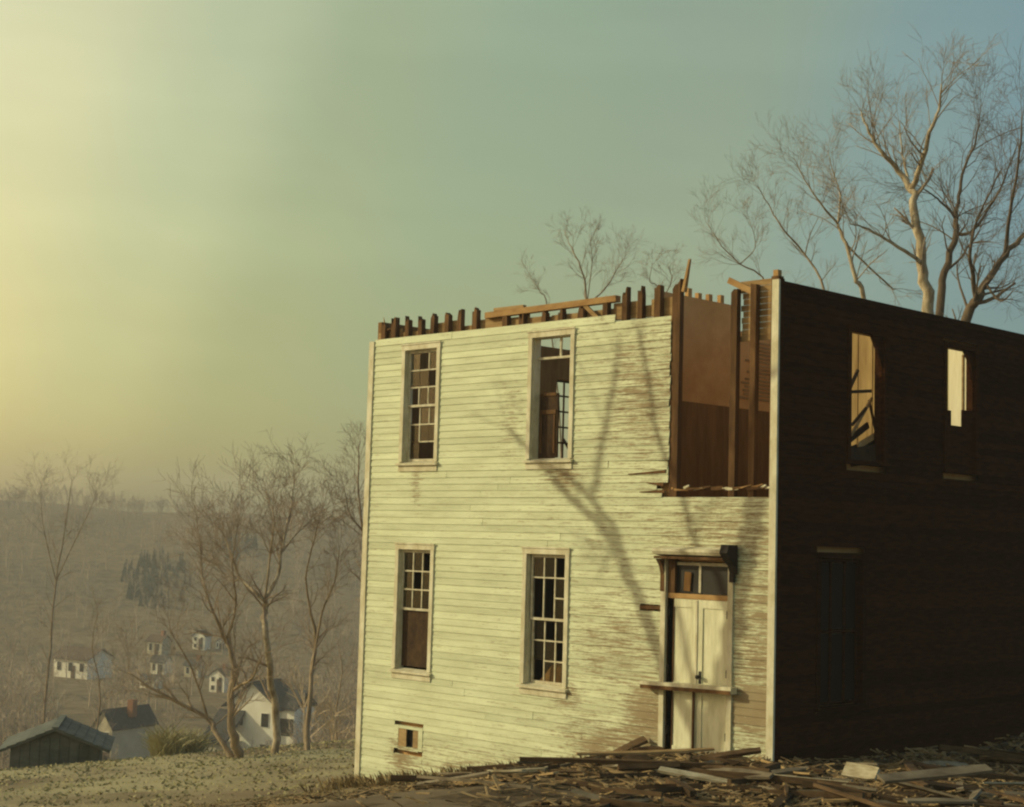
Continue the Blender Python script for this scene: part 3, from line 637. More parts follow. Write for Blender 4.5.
# boards that stand out singly
def px_plank(a, b, Ya, Yb, m, label, w=1.0, roll=0.0):
    A = onplane(*a, 1, Ya); B = onplane(*b, 1, Yb); d = B-A
    o = plank(m, (A+B)/2, d.length, math.atan2(d.y, d.x), -math.atan2(d.z, math.hypot(d.x, d.y)), roll, w, label)
px_plank((610, 757), (646, 739), -.55, -.10, 'plank_dark', 'dark broken timber propped against the wall left of the door', 1.3, .3)
px_plank((500, 778), (640, 752), -.7, -.35, 'plank_tan', 'long tan board sloping along the wall below the lower windows', 1.2, .2)
px_plank((520, 781), (655, 757), -1.0, -.6, 'plank_grey', 'long grey board lying in front of the tan sloping one', 1.2, .1)
px_plank((570, 769), (655, 754), -.8, -.5, 'plank_dark', 'dark bent plank between two long sloping boards', 1.5, .2)
px_plank((690, 761), (762, 750), -.9, -.30, 'plank_dark', 'dark slat propped at the foot of the corner post', 1.0, .5)
px_plank((650, 770), (770, 776), -1.6, -1.7, 'plank_grey', 'wide grey board flat in the rubble before the door', 1.8, .4)
px_plank((880, 779), (990, 768), -3.6, -2.4, 'plank_grey', 'pale grey plank on the heap beside the dark side wall', 1.3, .3)
px_plank((845, 769), (878, 774), -2.6, -2.6, 'plank_white', 'short white painted piece on the heap beside the dark side wall', 1.1, .9)

# ------------------------------------------------------------------ bare trees
def grow(mb_t, mb_c, p, d, L, r, lev, rng, spread=.75, up=.12, sides=5):
    n = 4 if lev > 1 else 3; pts = [p.copy()]; rad = [r]; q = p.copy(); dd = d.copy()
    for i in range(n):
        dd = (dd + Vector((rng.gauss(0, .16), rng.gauss(0, .16), rng.gauss(0, .12)+up*.4))).normalized()
        q = q + dd*(L/n); pts.append(q.copy()); rad.append(max(.0035, r*(1-.62*(i+1)/n)))
    (mb_t if lev > 3 else mb_c).tube(pts, rad, sides if lev > 2 else (4 if lev == 2 else 3))
    if lev <= 0: return
    for k in range(rng.choice([3, 4, 4, 5]) if lev > 1 else rng.choice([3, 4, 5])):
        t = rng.uniform(.25, 1.0); i = min(int(t*n), n-1); f = t*n-i; b = pts[i].lerp(pts[i+1], f)
        ax = (pts[i+1]-pts[i]).normalized(); s = Vector((rng.gauss(0, 1), rng.gauss(0, 1), rng.gauss(0, 1))); s = (s-ax*s.dot(ax)).normalized()
        nd = (ax*rng.uniform(.7, 1.1) + s*spread*rng.uniform(.6, 1.2)).normalized()
        grow(mb_t, mb_c, b, nd, L*rng.uniform(.42, .68), max(.0035, (rad[i]*(1-f)+rad[i+1]*f)*rng.uniform(.45, .65)), lev-1, rng, spread, up, sides)
def smooth_line(pts, n=4):
    out = []
    for i in range(len(pts)-1):
        p0 = pts[max(i-1, 0)]; p1 = pts[i]; p2 = pts[i+1]; p3 = pts[min(i+2, len(pts)-1)]
        for k in range(n):
            t = k/n; out.append(0.5*((2*p1)+(p2-p0)*t+(2*p0-5*p1+4*p2-p3)*t*t+(3*p1-p0-3*p2+p3)*t**3))
    out.append(pts[-1]); return out
def limb(mb_t, mb_c, pts, r0, r1, rng, twigs, tl, lev=2, crown_main=False, spread=.75, start=.25):
    pts = smooth_line([Vector(p) for p in pts]); n = len(pts)
    pts = [p + Vector((rng.gauss(0, 1), rng.gauss(0, 1), 0))*r0*.18 if 0 < i < n-1 else p for i, p in enumerate(pts)]
    rad = [r0+(r1-r0)*i/(n-1) for i in range(n)]
    (mb_c if crown_main else mb_t).tube(pts, rad, 7)
    for k in range(twigs):
        t = rng.uniform(start, 1) if k > 1 else 1.0; i = min(int(t*(n-1)), n-2); b = pts[i].lerp(pts[i+1], t*(n-1)-i)
        ax = (pts[i+1]-pts[i]).normalized(); s = Vector((rng.gauss(0, 1), rng.gauss(0, 1), rng.gauss(0, .8))); s = (s-ax*s.dot(ax)).normalized()
        nd = (ax*rng.uniform(.6, 1.1)+s*spread*rng.uniform(.5, 1.2)+Vector((0, 0, .15))).normalized()
        grow(mb_t, mb_c, b, nd, tl*rng.uniform(.6, 1.15), max(.006, rad[i]*rng.uniform(.28, .5)), lev, rng, spread)
def tree(base, limbs, label, bark='bark', seed=1, tl=2.2, group=None, name='bare_tree', lev=2, twig='twig'):
    """limbs: (3-D points, r0, r1, twig count)"""
    rng = random.Random(seed); t = MB(); c = MB()
    for (pts, r0, r1, tw) in limbs: limb(t, c, pts, r0, r1, rng, tw, tl, lev)
    twig = 'twig_dark' if bark == 'bark_dark' else twig; e = empty(name, base); b3 = tuple(base)
    t.build('trunk', bark, e, True, origin=b3); c.build('crown', twig, e, True, origin=b3)
    tag(e, label, 'tree', group); return e
def px_limb(pl, D, rng, wob=.5, dd=0.0):
    """photo outline of one limb, set at distance D and bending towards or away from the viewer"""
    o = []; off = 0
    for i, q in enumerate(pl): o.append(at(q[0], q[1], D + (off if i else 0) + dd*i/max(1, len(pl)-1))); off += rng.uniform(-wob, wob)
    return o
def px_tree(limbs, D, label, seed, bark='bark', tl=2.2, basepx=None, group=None, lev=2, root_r=None, wob=.5):
    rng = random.Random(seed); L3 = []; prev = []
    for k, (pl_, r0, r1, tw, par) in enumerate(limbs):
        dd = rng.uniform(-2.0, 2.0) if k else 0
        pts = px_limb(pl_, D, rng, wob, dd)
        if par is not None:           # spring from the nearest point of the parent limb
            j = min(range(len(L3[par][0])), key=lambda i: (Vector(L3[par][0][i])-pts[0]).length)
            sh = Vector(L3[par][0][j])-pts[0]; pts = [p+ray(*pl_[0])*sh.dot(FWD) for p in pts]
            pts[0] = Vector(L3[par][0][j]) if (Vector(L3[par][0][j])-pts[0]).length < 1.0 else pts[0]
        L3.append((pts, r0, r1, tw))
    p0 = L3[0][0][0]; gb = Vector((p0.x, p0.y, gzf(p0.x, p0.y)-.15))
    if p0.z - gb.z > .6:
        dn = (p0-L3[0][0][1]).normalized(); rise = p0.z-gb.z; hz = Vector((dn.x, dn.y, 0))
        mid = p0 + hz*min(1.6, rise*.25) - Vector((0, 0, rise*.33)); gb = p0 + hz*min(2.0, rise*.32); gb.z = gzf(gb.x, gb.y)-.15
        L3[0] = ([gb, mid] + list(L3[0][0]), L3[0][1]*1.35, L3[0][2], L3[0][3])
    gb.z += .15
    return tree(gb, L3, label, bark, seed, tl, group, lev=lev)
# tall trees behind the dark side wall
px_tree([([(928, 310), (922, 264), (917, 217), (911, 190)], 0.164, 0.105, 8, None), ([(911, 190), (899, 171), (882, 152), (869, 132), (861, 111)], 0.101, 0.021, 17, 0), ([(911, 190), (920, 167), (930, 132), (939, 109), (942, 83)], 0.094, 0.021, 17, 0),
         ([(912, 192), (903, 156), (899, 121)], 0.047, 0.014, 12, 0), ([(924, 271), (911, 255), (886, 239), (863, 227), (850, 224)], 0.070, 0.014, 14, 0)], 46, 'tall bare tree with a pale trunk forking high behind the dark side wall', 11, 'bark_pale', tl=1.43)
px_tree([([(938, 312), (944, 273), (955, 234), (956, 218)], 0.125, 0.077, 9, None), ([(956, 218), (945, 206), (934, 196), (924, 189)], 0.047, 0.014, 12, 0), ([(956, 220), (959, 196), (965, 167), (976, 139), (980, 116)], 0.070, 0.014, 19, 0),
         ([(955, 234), (972, 231), (994, 200), (1005, 178), (1018, 143)], 0.062, 0.014, 19, 0), ([(946, 268), (962, 257), (970, 244), (990, 241)], 0.047, 0.014, 12, 0)], 49, 'dark-barked bare tree close beside the pale forked trunk', 12, 'bark_dark', tl=1.61)
px_tree([([(966, 320), (976, 301), (986, 284), (1005, 255), (1024, 235)], 0.133, 0.063, 14, None), ([(976, 301), (973, 275), (970, 251), (978, 218), (1002, 169)], 0.078, 0.014, 19, 0), ([(1005, 255), (1010, 213), (1020, 152), (1022, 116)], 0.062, 0.014, 16, 0), ([(990, 280), (1000, 301), (1012, 292)], 0.039, 0.014, 8, 0)], 44,
        'leaning bare tree at the far end of the side wall', 13, 'bark_dark', tl=1.49)
px_tree([([(864, 301), (855, 278), (846, 244), (838, 224)], 0.078, 0.049, 9, None), ([(838, 224), (821, 204), (805, 180), (795, 160)], 0.043, 0.010, 16, 0), ([(838, 224), (840, 196), (834, 174), (828, 152)], 0.039, 0.010, 16, 0), ([(848, 248), (870, 268), (893, 289)], 0.039, 0.028, 8, 0)], 52,
        'slim bare tree with two upright forks behind the side wall', 14, 'bark_pale', tl=1.43)
px_tree([([(826, 297), (805, 255), (782, 227), (768, 204), (758, 187)], 0.047, 0.010, 25, None), ([(805, 255), (810, 235), (818, 218)], 0.023, 0.007, 9, 0)], 55, 'thin bare sapling leaning over the top of the corner post', 15, 'bark', tl=1.18)
px_tree([([(770, 292), (740, 264), (722, 246), (708, 224)], 0.039, 0.008, 22, None), ([(745, 268), (755, 248), (752, 226)], 0.023, 0.007, 12, 0)], 57, 'thin bare sapling showing above the torn-open corner', 16, 'bark', tl=1.24)
px_tree([([(587, 305), (581, 268), (571, 247), (565, 233)], 0.047, 0.008, 22, None), ([(592, 302), (604, 290), (615, 273), (624, 258)], 0.035, 0.008, 19, 0), ([(586, 290), (592, 262), (590, 240)], 0.023, 0.007, 12, 0)], 60,
        'bare treetop showing above the middle of the front wall', 17, 'bark', tl=0.91)
px_tree([([(662, 300), (650, 282), (652, 265)], 0.031, 0.008, 19, None), ([(662, 296), (672, 280), (668, 268)], 0.023, 0.007, 12, 0)], 60, 'bare treetop showing over the stud ends near the snapped rafter', 18, 'bark', tl=0.73)
px_tree([([(548, 312), (540, 292), (530, 276)], 0.031, 0.008, 19, None)], 60, 'small bare treetop showing above the remaining wall plate', 19, 'bark', tl=0.69)
# trees on the edge of the lawn
px_tree([([(239, 757), (232, 730), (231, 692), (234, 666), (226, 643), (214, 614)], 0.132, 0.036, 19, None), ([(232, 758), (216, 733), (208, 718), (177, 702), (150, 687), (128, 672)], 0.086, 0.018, 19, None), ([(232, 700), (240, 685), (252, 678), (262, 656)], 0.053, 0.018, 12, 0),
         ([(226, 643), (205, 589), (200, 547), (196, 514)], 0.040, 0.009, 25, 0), ([(228, 648), (236, 606), (232, 564), (238, 522)], 0.040, 0.009, 25, 0), ([(208, 718), (190, 665), (170, 631)], 0.033, 0.009, 16, 1)], 42,
        'bare tree at the lawn edge with one low limb sweeping sideways', 21, 'bark', tl=1.19)
px_tree([([(274, 759), (276, 716), (272, 680), (266, 637), (264, 613), (265, 601)], 0.112, 0.066, 8, None), ([(265, 601), (254, 591), (240, 577), (232, 556), (222, 530)], 0.053, 0.012, 19, 0), ([(266, 598), (279, 573), (281, 553), (288, 522), (292, 498), (294, 478)], 0.059, 0.009, 28, 0),
         ([(272, 585), (270, 556), (274, 518), (266, 490)], 0.040, 0.009, 25, 0), ([(281, 553), (300, 530), (322, 512)], 0.033, 0.009, 19, 2), ([(240, 577), (232, 581), (215, 564)], 0.026, 0.009, 12, 1)], 43,
        'tallest bare tree on the lawn edge, its trunk forking well above the white house', 22, 'bark_pale', tl=1.14)
px_tree([([(307, 755), (308, 719), (312, 672), (316, 638), (310, 608)], 0.086, 0.036, 12, None), ([(312, 656), (322, 614), (335, 581), (340, 547)], 0.040, 0.009, 22, 0), ([(310, 608), (306, 577), (314, 539), (320, 514)], 0.033, 0.009, 22, 0)], 44,
        'slender bare tree on the lawn edge closest to the house corner', 23, 'bark', tl=1.09)
px_tree([([(366, 581), (362, 530), (358, 480), (360, 442)], 0.059, 0.012, 25, None), ([(364, 547), (350, 514), (344, 488)], 0.033, 0.009, 19, 0), ([(363, 535), (385, 497), (392, 463)], 0.033, 0.009, 12, 0)], 46, 'bare tree half hidden behind the left corner of the house', 24, 'bark', tl=1.04)
px_tree([([(44, 720), (50, 648), (56, 581), (66, 522), (72, 480)], 0.092, 0.012, 32, None), ([(56, 581), (44, 530), (40, 488)], 0.040, 0.009, 22, 0), ([(58, 568), (84, 522), (98, 493)], 0.033, 0.009, 19, 0)], 95, 'bare tree rising beyond the dark blue-grey roof', 25, 'bark', tl=1.69)
px_tree([([(96, 740), (100, 690), (92, 648), (98, 614)], 0.053, 0.012, 22, None)], 70, 'young bare tree on the slope beyond the dark blue-grey roof', 26, 'bark', tl=1.29)
px_tree([([(338, 752), (336, 710), (342, 673), (338, 640)], 0.046, 0.012, 22, None)], 58, 'young bare tree down the bank by the house corner', 27, 'bark', tl=1.29)
# the tree whose branches throw their shadow across the front wall; it stands out on the sunny side
DT = 15.0
def wall_to_tree(pl_, rng, w=.8):
    o = []; k = 0
    for q in pl_: o.append(onplane(q[0], q[1], 1, 0) + SUN*(DT+k)); k += rng.uniform(-w, w)
    return o
rng = random.Random(5); SL = []
fork = onplane(704, 752, 1, 0)+SUN*DT; tb = Vector((fork.x+.4, fork.y-.3, gzf(fork.x, fork.y)))
SL.append(([tb-Vector((0, 0, .2)), tb.lerp(fork, .35)+Vector((.15, 0, 0)), tb.lerp(fork, .7), fork], .36, .20, 2))
SL.append((wall_to_tree([(704, 752), (674, 690), (656, 640), (636, 590), (622, 556)], rng), 0.110, 0.098, 2))
SL.append((wall_to_tree([(622, 556), (602, 525), (572, 498), (548, 470), (535, 455)], rng), 0.090, 0.046, 5))
SL.append((wall_to_tree([(622, 558), (616, 530), (592, 500), (572, 478), (540, 458), (510, 430)], rng), 0.078, 0.039, 5))
SL.append((wall_to_tree([(704, 752), (722, 690), (734, 620), (745, 560), (756, 515), (752, 450), (765, 380)], rng), 0.185, 0.084, 6))
SL.append((wall_to_tree([(733, 628), (712, 575), (692, 530), (684, 495), (660, 440), (650, 380), (640, 330)], rng), 0.064, 0.033, 7))
SL.append((wall_to_tree([(704, 752), (692, 690), (680, 630), (671, 595)], rng), 0.064, 0.039, 2))
SL.append((wall_to_tree([(592, 500), (602, 455), (614, 390), (620, 340)], rng), 0.064, 0.025, 5))
tree(tb, SL, 'big bare tree out on the sunny slope in front of the house', 'bark', 31, tl=1.0, lev=1)

# ------------------------------------------------------------------ houses in the valley
HOUSES = []
def far_house(name, px0, px1, py_top, py_bot, D, label, wallm='house_white', roofm='roof_dark', yaw=.0, storeys=2, gable_front=False, depth=None, chimney=True, extra=None, group=None, cat='house'):
    cx = (px0+px1)/2
    if D > 200: c, D = ground_hit(cx, py_bot)
    else: c = at(cx, py_top, D); c.z = gzf(c.x, c.y)
    w = (px1-px0)/FPX*D; h = at(cx, py_top, D).z-c.z
    base = Vector((c.x, c.y, c.z)); g = gzf(base.x, base.y)
    e = empty(name, base); ang = math.atan2(RIGHT.y, RIGHT.x)+yaw; e.rotation_euler = (0, 0, ang)
    d = depth or w*.7; rise = h*(.30 if not gable_front else .27); eh = h-rise; fo = min(0, g-base.z)-.4
    # local x runs across the picture, local -y faces the viewer
    wb = MB().box(-w/2, w/2, -d/2, d/2, fo, eh); over = w*.04
    if gable_front: wb.prism([(-w/2, eh+.002), (w/2, eh+.002), (0, h-.05)], -d/2+.002, d/2-.002, 1)
    else: wb.prism([(-d/2, eh+.002), (d/2, eh+.002), (0, h-.05)], -w/2+.002, w/2-.002, 0)
    wb.build('wall', wallm, e)
    rf = MB(); th = .14; hw = (w if gable_front else d)/2; k = rise/hw
    for s in (-1, 1):
        prof = [(0, h), (s*(hw+over*2), eh-k*over*2), (s*(hw+over*2), eh-k*over*2+th), (0, h+th)]
        rf.prism(prof, (-d/2 if gable_front else -w/2)-over*2, (d/2 if gable_front else w/2)+over*2, 1 if gable_front else 0)
    ro = rf.build('roof', roofm, e)
    if chimney: MB().box(w*.18, w*.18+.7, -.35, .35, h-rise*.5, h+.9).build('chimney', 'brick', ro)
    nw = max(2, int(w/2.4)); wh = min(1.4, eh/storeys*.5); ww = min(.9, w/nw*.4)
    for st in range(storeys):
        for i in range(nw):
            x = -w/2+w*(i+.5)/nw; z = eh/storeys*(st+.55)
            wn = MB().box(x-ww/2-.08, x+ww/2+.08, -d/2-.05, -d/2-.005, z-wh/2-.08, z+wh/2+.08).build('window', 'house_white', e)
            MB().box(x-ww/2, x+ww/2, -d/2-.08, -d/2-.052, z-wh/2, z+wh/2).build('pane', 'window_dark', wn)
    MB().box(w*.02, w*.02+.95, -d/2-.07, -d/2-.006, 0, min(2.1, eh*.8)).build('door', 'roof_brown', e)
    if extra: extra(e, w, h, d)
    HOUSES.append(((px0+px1)/2, (px1-px0)/2, D)); tag(e, label, cat, group); return e
def wing(e, w, h, d):
    MB().box(-w*.62, -w*.18, -d/2-3.0, -d/2-.02, -1.5, h*.30).build('porch', 'house_tan', e)
    r = MB(); r.prism([(-d/2-.03, h*.62), (-d/2-3.4, h*.29), (-d/2-3.4, h*.325), (-d/2-.03, h*.66)], -w*.66, -w*.14, 0); r.build('porch_roof', 'roof_dark', e)
    b = MB().box(w*.5+.02, w*.78, -d*.42, d*.42, -1.5, h*.72).build('wing', 'house_white', e)
    r = MB()
    for s in (-1, 1): r.prism([(0, h*.90), (s*d*.48, h*.70), (s*d*.48, h*.73), (0, h*.93)], w*.47, w*.84, 0)
    r.build('wing_roof', 'roof_dark', e)
    for x in (w*.58, w*.70):
        MB().box(x-.45, x+.45, -d*.42-.06, -d*.42-.005, h*.40, h*.60).build('window', 'window_dark', e)
far_house('white_house', 236, 296, 681, 757, 172, 'large white gabled house with a wing and porch behind the lawn trees', gable_front=True, depth=4.5, yaw=-.45, chimney=False, extra=wing)
far_house('white_barn', 60, 105, 648, 677, 270, 'long low white building on the slope above the dark blue-grey roof', storeys=1, depth=6, chimney=False, roofm='roof_brown', yaw=-.5)
far_house('cottage', 149, 168, 635, 654, 330, 'pale cottage with brown roof high on the slope', 'house_tan', 'roof_brown', yaw=-.5, storeys=1)
far_house('cottage', 152, 170, 656, 674, 300, 'small bright white cottage below a pale brown-roofed one', yaw=-.45, storeys=1, chimney=False)
far_house('cottage', 186, 203, 660, 677, 305, 'small tan cottage beside a bright white one on the slope', 'house_tan', 'roof_dark', yaw=-.45, storeys=1)
far_house('cottage', 194, 209, 631, 649, 340, 'tall narrow white cottage on the upper slope', gable_front=True, storeys=2, chimney=False, yaw=-.45)
far_house('shed', 216, 223, 639, 649, 345, 'tiny white shed beside the tall narrow cottage', storeys=1, chimney=False, gable_front=True, cat='shed')
far_house('cottage', 211, 229, 669, 692, 240, 'pale house with dark roof above the low sweeping limb', 'house_white', 'roof_brown', gable_front=True, yaw=-.45)
far_house('cottage', 141, 160, 675, 688, 260, 'low white house among the trees at the tip of the sweeping limb', storeys=1, chimney=False, yaw=-.45)
far_house('narrow_house', 114, 138, 708, 760, 165, 'narrow pale gabled house standing below the lawn, left of the trees', 'house_tan', 'roof_dark', gable_front=True, depth=7, yaw=-.45)
# low shed with a shallow dark roof just down the slope
sc = at(56, 790, 46); gb = gzf(sc.x, sc.y); shed = empty('outbuilding', (sc.x, sc.y, gb)); shed.rotation_euler = (0, 0, math.atan2(RIGHT.y, RIGHT.x)+.20)
tag(shed, 'low dark blue-grey boarded shed with a shallow gable roof beside the lawn', 'shed')
pk = at(56, 723, 46).z-gb; ev = pk-.62; hw = 1.5; hv = 1.2; dl = 1.5
MB().box(-hv, hv, -dl+.3, dl-.3, -.6, ev+.06).prism([(-hv, ev+.062), (hv, ev+.062), (0, pk-.10)], -dl+.3, dl-.3, 1).build('wall', 'roof_blue', shed)
for k in range(9):
    x0 = -hv+k*2*hv/9; x1 = x0+2*hv/9-.018; zt = [ev+.06+(pk-ev-.16)*(1-abs(x)/hv)-.03 for x in (x0, x1)]
    MB().add([(x0, -dl+.27, -.5), (x1, -dl+.27, -.5), (x1, -dl+.298, -.5), (x0, -dl+.298, -.5), (x0, -dl+.27, zt[0]), (x1, -dl+.27, zt[1]), (x1, -dl+.298, zt[1]), (x0, -dl+.298, zt[0])], BOXF).build('board', 'roof_blue', shed)
for s in (-1, 1):
    rp = MB().prism([(0, pk-.06), (s*hw, ev-.06), (s*hw, ev), (0, pk)], -dl, dl, 1).build('roof_slope', 'roof_blue', shed)
    for k in range(6):
        x0, x1 = s*hw*k/6, s*hw*(k+1)/6+s*.03; z0, z1 = pk-(pk-ev)*k/6+.012, pk-(pk-ev)*(k+1)/6+.024
        MB().prism([(x0, z0-.008), (x1, z1-.02), (x1, z1), (x0, z0)], -dl-.02, dl+.02, 1).build('shingle_course', 'roof_blue', rp)
MB().box(-.09, .09, -dl-.02, dl+.02, pk+.005, pk+.05).build('ridge_cap', 'roof_blue', shed)
HOUSES.append((75, 40, 46))

# ------------------------------------------------------------------ woods over the valley and hillside
def wood_variant(seed, h=9.0):
    r = random.Random(seed); mb = MB(); top_ = Vector((r.gauss(0, .4), r.gauss(0, .4), h*.62))
    def tri(a, b, w):
        d = (b-a); s = d.cross(Vector((r.gauss(0, 1), r.gauss(0, 1), r.gauss(0, 1)))).normalized()*w
        o = len(mb.v); mb.v += [tuple(a-s), tuple(a+s), tuple(b)]; mb.f.append((o, o+1, o+2))
    base = Vector((0, 0, -.6)); mb.tube([base, base.lerp(top_, .5), top_], [.16, .12, .07], 4)
    for k in range(13):
        t = r.uniform(.35, 1); a = base.lerp(top_, t); az = r.uniform(0, 6.28); e = r.uniform(.5, 1.25); l = r.uniform(.25, .46)*h*(1.1-.3*t)
        d = Vector((math.cos(az)*math.cos(e), math.sin(az)*math.cos(e), math.sin(e))); b = a+d*l; tri(a, b, .055)
        for j in range(6):
            u = r.uniform(.3, 1); c = a.lerp(b, u); dd = (d+Vector((r.gauss(0, .5), r.gauss(0, .5), r.gauss(.15, .35)))).normalized(); e2 = c+dd*l*r.uniform(.3, .55); tri(c, e2, .04)
            if j < 3: tri(c.lerp(e2, .5), c.lerp(e2, .5)+(dd+Vector((r.gauss(0, .6), r.gauss(0, .6), r.gauss(0, .5)))).normalized()*l*.3, .03)
    V = np.array(mb.v); F3 = []
    for f in mb.f:
        if len(f) == 3: F3.append(f)
        else: F3 += [(f[0], f[1], f[2]), (f[0], f[2], f[3])]
    return V, np.array(F3)
def conifer_variant(seed, h=9.0):
    r = random.Random(seed); V = []; F = []
    for k in range(150):
        z = h*(1-r.random()**.6)*.98+.2; rr = (1-z/h)*h*.24*r.uniform(.5, 1.1); az = r.uniform(0, 6.28)
        a = Vector((0, 0, z+.3)); b = Vector((math.cos(az)*rr, math.sin(az)*rr, z-.35)); s = Vector((-math.sin(az), math.cos(az), .2))*.45
        o = len(V); V += [tuple(a), tuple(b-s), tuple(b+s)]; F.append((o, o+1, o+2))
    return np.array(V), np.array(F)
def mass(name, variants, spots, m, label, cat):
    VV = []; FF = []; off = 0
    for (x, y, z, s, a, vi) in spots:
        V, F = variants[vi]; ca, sa = math.cos(a)*s, math.sin(a)*s
        P = np.empty_like(V); P[:, 0] = V[:, 0]*ca-V[:, 1]*sa+x; P[:, 1] = V[:, 0]*sa+V[:, 1]*ca+y; P[:, 2] = V[:, 2]*s+z
        VV.append(P); FF.append(F+off); off += len(V)
    V = np.concatenate(VV); F = np.concatenate(FF); me = bpy.data.meshes.new(name)
    me.vertices.add(len(V)); me.vertices.foreach_set('co', V.astype(np.float32).ravel())
    me.loops.add(F.size); me.loops.foreach_set('vertex_index', F.astype(np.int32).ravel())
    me.polygons.add(len(F)); me.polygons.foreach_set('loop_start', np.arange(0, F.size, 3, dtype=np.int32)); me.polygons.foreach_set('loop_total', np.full(len(F), 3, dtype=np.int32))
    me.update(calc_edges=True); me.validate(); me.materials.append(M[m])
    o = link(name, me); tag(o, label, cat, kind='stuff'); return o
def spots(n, lo, hi, azlo, azhi, smin, smax, nvar, rr, corridor=True, accept=None):
    o = []
    while len(o) < n:
        D = math.sqrt(rr.uniform(lo*lo, hi*hi)); px = rr.uniform(azlo, azhi); d = ray(px, 540); d.z = 0; d.normalize(); p = Vector((CAM.x, CAM.y, 0))+d*D
        if accept and not accept(p, px, D): continue
        if -12 < p.x < 3 and -3 < p.y < 13: continue
        s = rr.uniform(smin, smax)
        if corridor and any(abs(px-hx) < hwid+4+60/D and D < hd+4 for (hx, hwid, hd) in HOUSES) and rr.random() < .93: continue
        o.append((p.x, p.y, gzf(p.x, p.y), s, rr.uniform(0, 6.28), rr.randrange(nvar)))
    return o
rr = random.Random(3)
wv = [wood_variant(k) for k in range(8)]
S = spots(1150, 250, 640, -160, 520, .5, .95, 8, rr) + spots(620, 90, 260, -160, 520, .45, .95, 8, rr) + spots(110, 56, 92, -60, 480, .25, .5, 8, rr)
mass('hillside_wood', wv, S, 'wood_far', 'brown leafless woods covering the valley and the far hillside', 'woods')
cv = [conifer_variant(k) for k in range(4)]
def clump(p, px, D): return ((px-158)/34)**2+((D-405)/30)**2 < 1 or ((px-240)/20)**2+((D-450)/18)**2 < 1
mass('evergreen_clump', cv, spots(130, 370, 480, 100, 270, .28, .5, 4, rr, False, clump), 'evergreen', 'dark evergreen clump on the far hillside', 'evergreens')
# pale dry shrubs at the foot of the lawn
def shrub(px, py, D, h, label):
    b = at(px, py, D); r = random.Random(int(px)); b.z = gzf(b.x, b.y); mb = MB()
    for k in range(230):
        az = r.uniform(0, 6.28); e = r.uniform(.75, 1.5); l = h*r.uniform(.55, 1.0); d = Vector((math.cos(az)*math.cos(e), math.sin(az)*math.cos(e), math.sin(e)))
        s = b+Vector((r.gauss(0, .2), r.gauss(0, .2), -.05)); m_ = s+d*l*.6; t_ = m_+(d+Vector((math.cos(az), math.sin(az), -.5))*.55).normalized()*l*.4
        mb.tube([s, m_, t_], [.018, .014, .006], 3)
    e = empty('shrub', b); mb.build('stems', 'straw', e, origin=tuple(b)); tag(e, label, 'shrub')
shrub(166, 768, 47, 1.25, 'smaller straw-coloured dry shrub at the edge of the lawn')
shrub(190, 768, 48, 1.05, 'broad straw-coloured dry shrub at the edge of the lawn by the low limb')

# ------------------------------------------------------------------ grass tufts on the near lawn
gm = MB(); r = random.Random(9)
NG = 34000; ax_ = np.array([r.uniform(-40, -8.5) for _ in range(NG)]); ay_ = np.array([r.uniform(-12, 26) for _ in range(NG)]); az_ = gz(ax_, ay_)
for x, y, z in zip(ax_.tolist(), ay_.tolist(), az_.tolist()):
    if x > -9.6 and y > -.2: continue
    h = r.uniform(.015, .06)
    a = r.uniform(0, 6.28); o = len(gm.v); w = r.uniform(.02, .06); dx, dy = math.cos(a)*w, math.sin(a)*w; lx, ly = r.gauss(0, .05), r.gauss(0, .05)
    gm.v += [(x-dx, y-dy, z-.01), (x+dx, y+dy, z-.01), (x+lx, y+ly, z+h)]; gm.f.append((o, o+1, o+2))
M['grass'] = mat('grass_blades', (.27, .26, .13), (.42, .37, .22), scale=(.6, .6, .6), rough=.95)
tag(gm.build('lawn_grass', 'grass'), 'short winter grass on the lawn beyond the house corner', 'grass', kind='stuff')

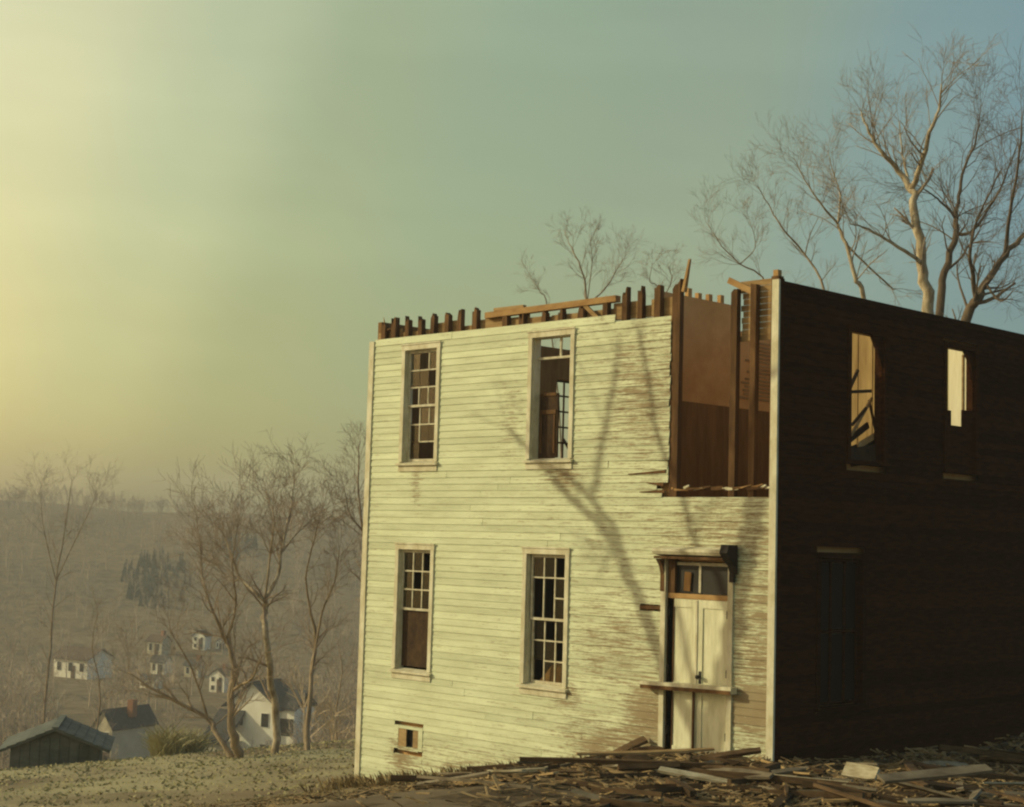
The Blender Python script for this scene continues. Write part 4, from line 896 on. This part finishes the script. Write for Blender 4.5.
wm = MB(); r = random.Random(19)
for k in range(520):
    x = -9.4+r.random()**1.3*6.5; y = -abs(r.gauss(.1, .35))-.05; z = gzf(x, y)
    for j in range(3):
        a = r.uniform(0, 6.28); h = r.uniform(.06, .28); o_ = len(wm.v); w = r.uniform(.006, .016); dx, dy = math.cos(a)*w, math.sin(a)*w; lx, ly = r.gauss(0, .08), -abs(r.gauss(0, .08))
        wm.v += [(x-dx, y-dy, z-.02), (x+dx, y+dy, z-.02), (x+lx*.5+dx*.5, y+ly*.5, z+h*.7), (x+lx, y+ly, z+h)]; wm.f += [(o_, o_+1, o_+2), (o_, o_+2, o_+3)]
for k in range(3500):
    x = r.uniform(-9.5, -3); y = r.uniform(-9, -.1); z = gzf(x, y); a = r.uniform(0, 6.28); w = r.uniform(.02, .05); o_ = len(wm.v)
    wm.v += [(x+math.cos(a)*w, y+math.sin(a)*w, z+.012+r.uniform(0, .03)), (x+math.cos(a+2)*w*.6, y+math.sin(a+2)*w*.6, z+.012), (x-math.cos(a)*w, y-math.sin(a)*w, z+.012+r.uniform(0, .03)), (x+math.cos(a-2)*w*.6, y+math.sin(a-2)*w*.6, z+.03)]; wm.f.append((o_, o_+1, o_+2, o_+3))
M['weeds'] = mat('dry_weeds', (.13, .085, .04), (.36, .28, .15), scale=(3, 3, 3), rough=.95, lo=.4, hi=.6)
tag(wm.build('weeds', 'weeds'), 'dry weeds and dead leaves along the foot of the front wall', 'weeds', kind='stuff')

# ------------------------------------------------------------------ haze in the valley air
hz = MB().box(-850, 400, -400, 850, -25, 36).build('haze', None); tag(hz, 'thin pale haze filling the valley air', 'haze', kind='stuff')
hm = bpy.data.materials.new('haze'); hm.use_nodes = True; t = hm.node_tree; t.nodes.clear()
o = t.nodes.new('ShaderNodeOutputMaterial'); v = t.nodes.new('ShaderNodeVolumePrincipled'); v.inputs['Color'].default_value = (1.0, .98, .93, 1); v.inputs['Density'].default_value = 0.00075; v.inputs['Anisotropy'].default_value = 0.0
t.links.new(v.outputs[0], o.inputs['Volume']); hz.data.materials.append(hm)
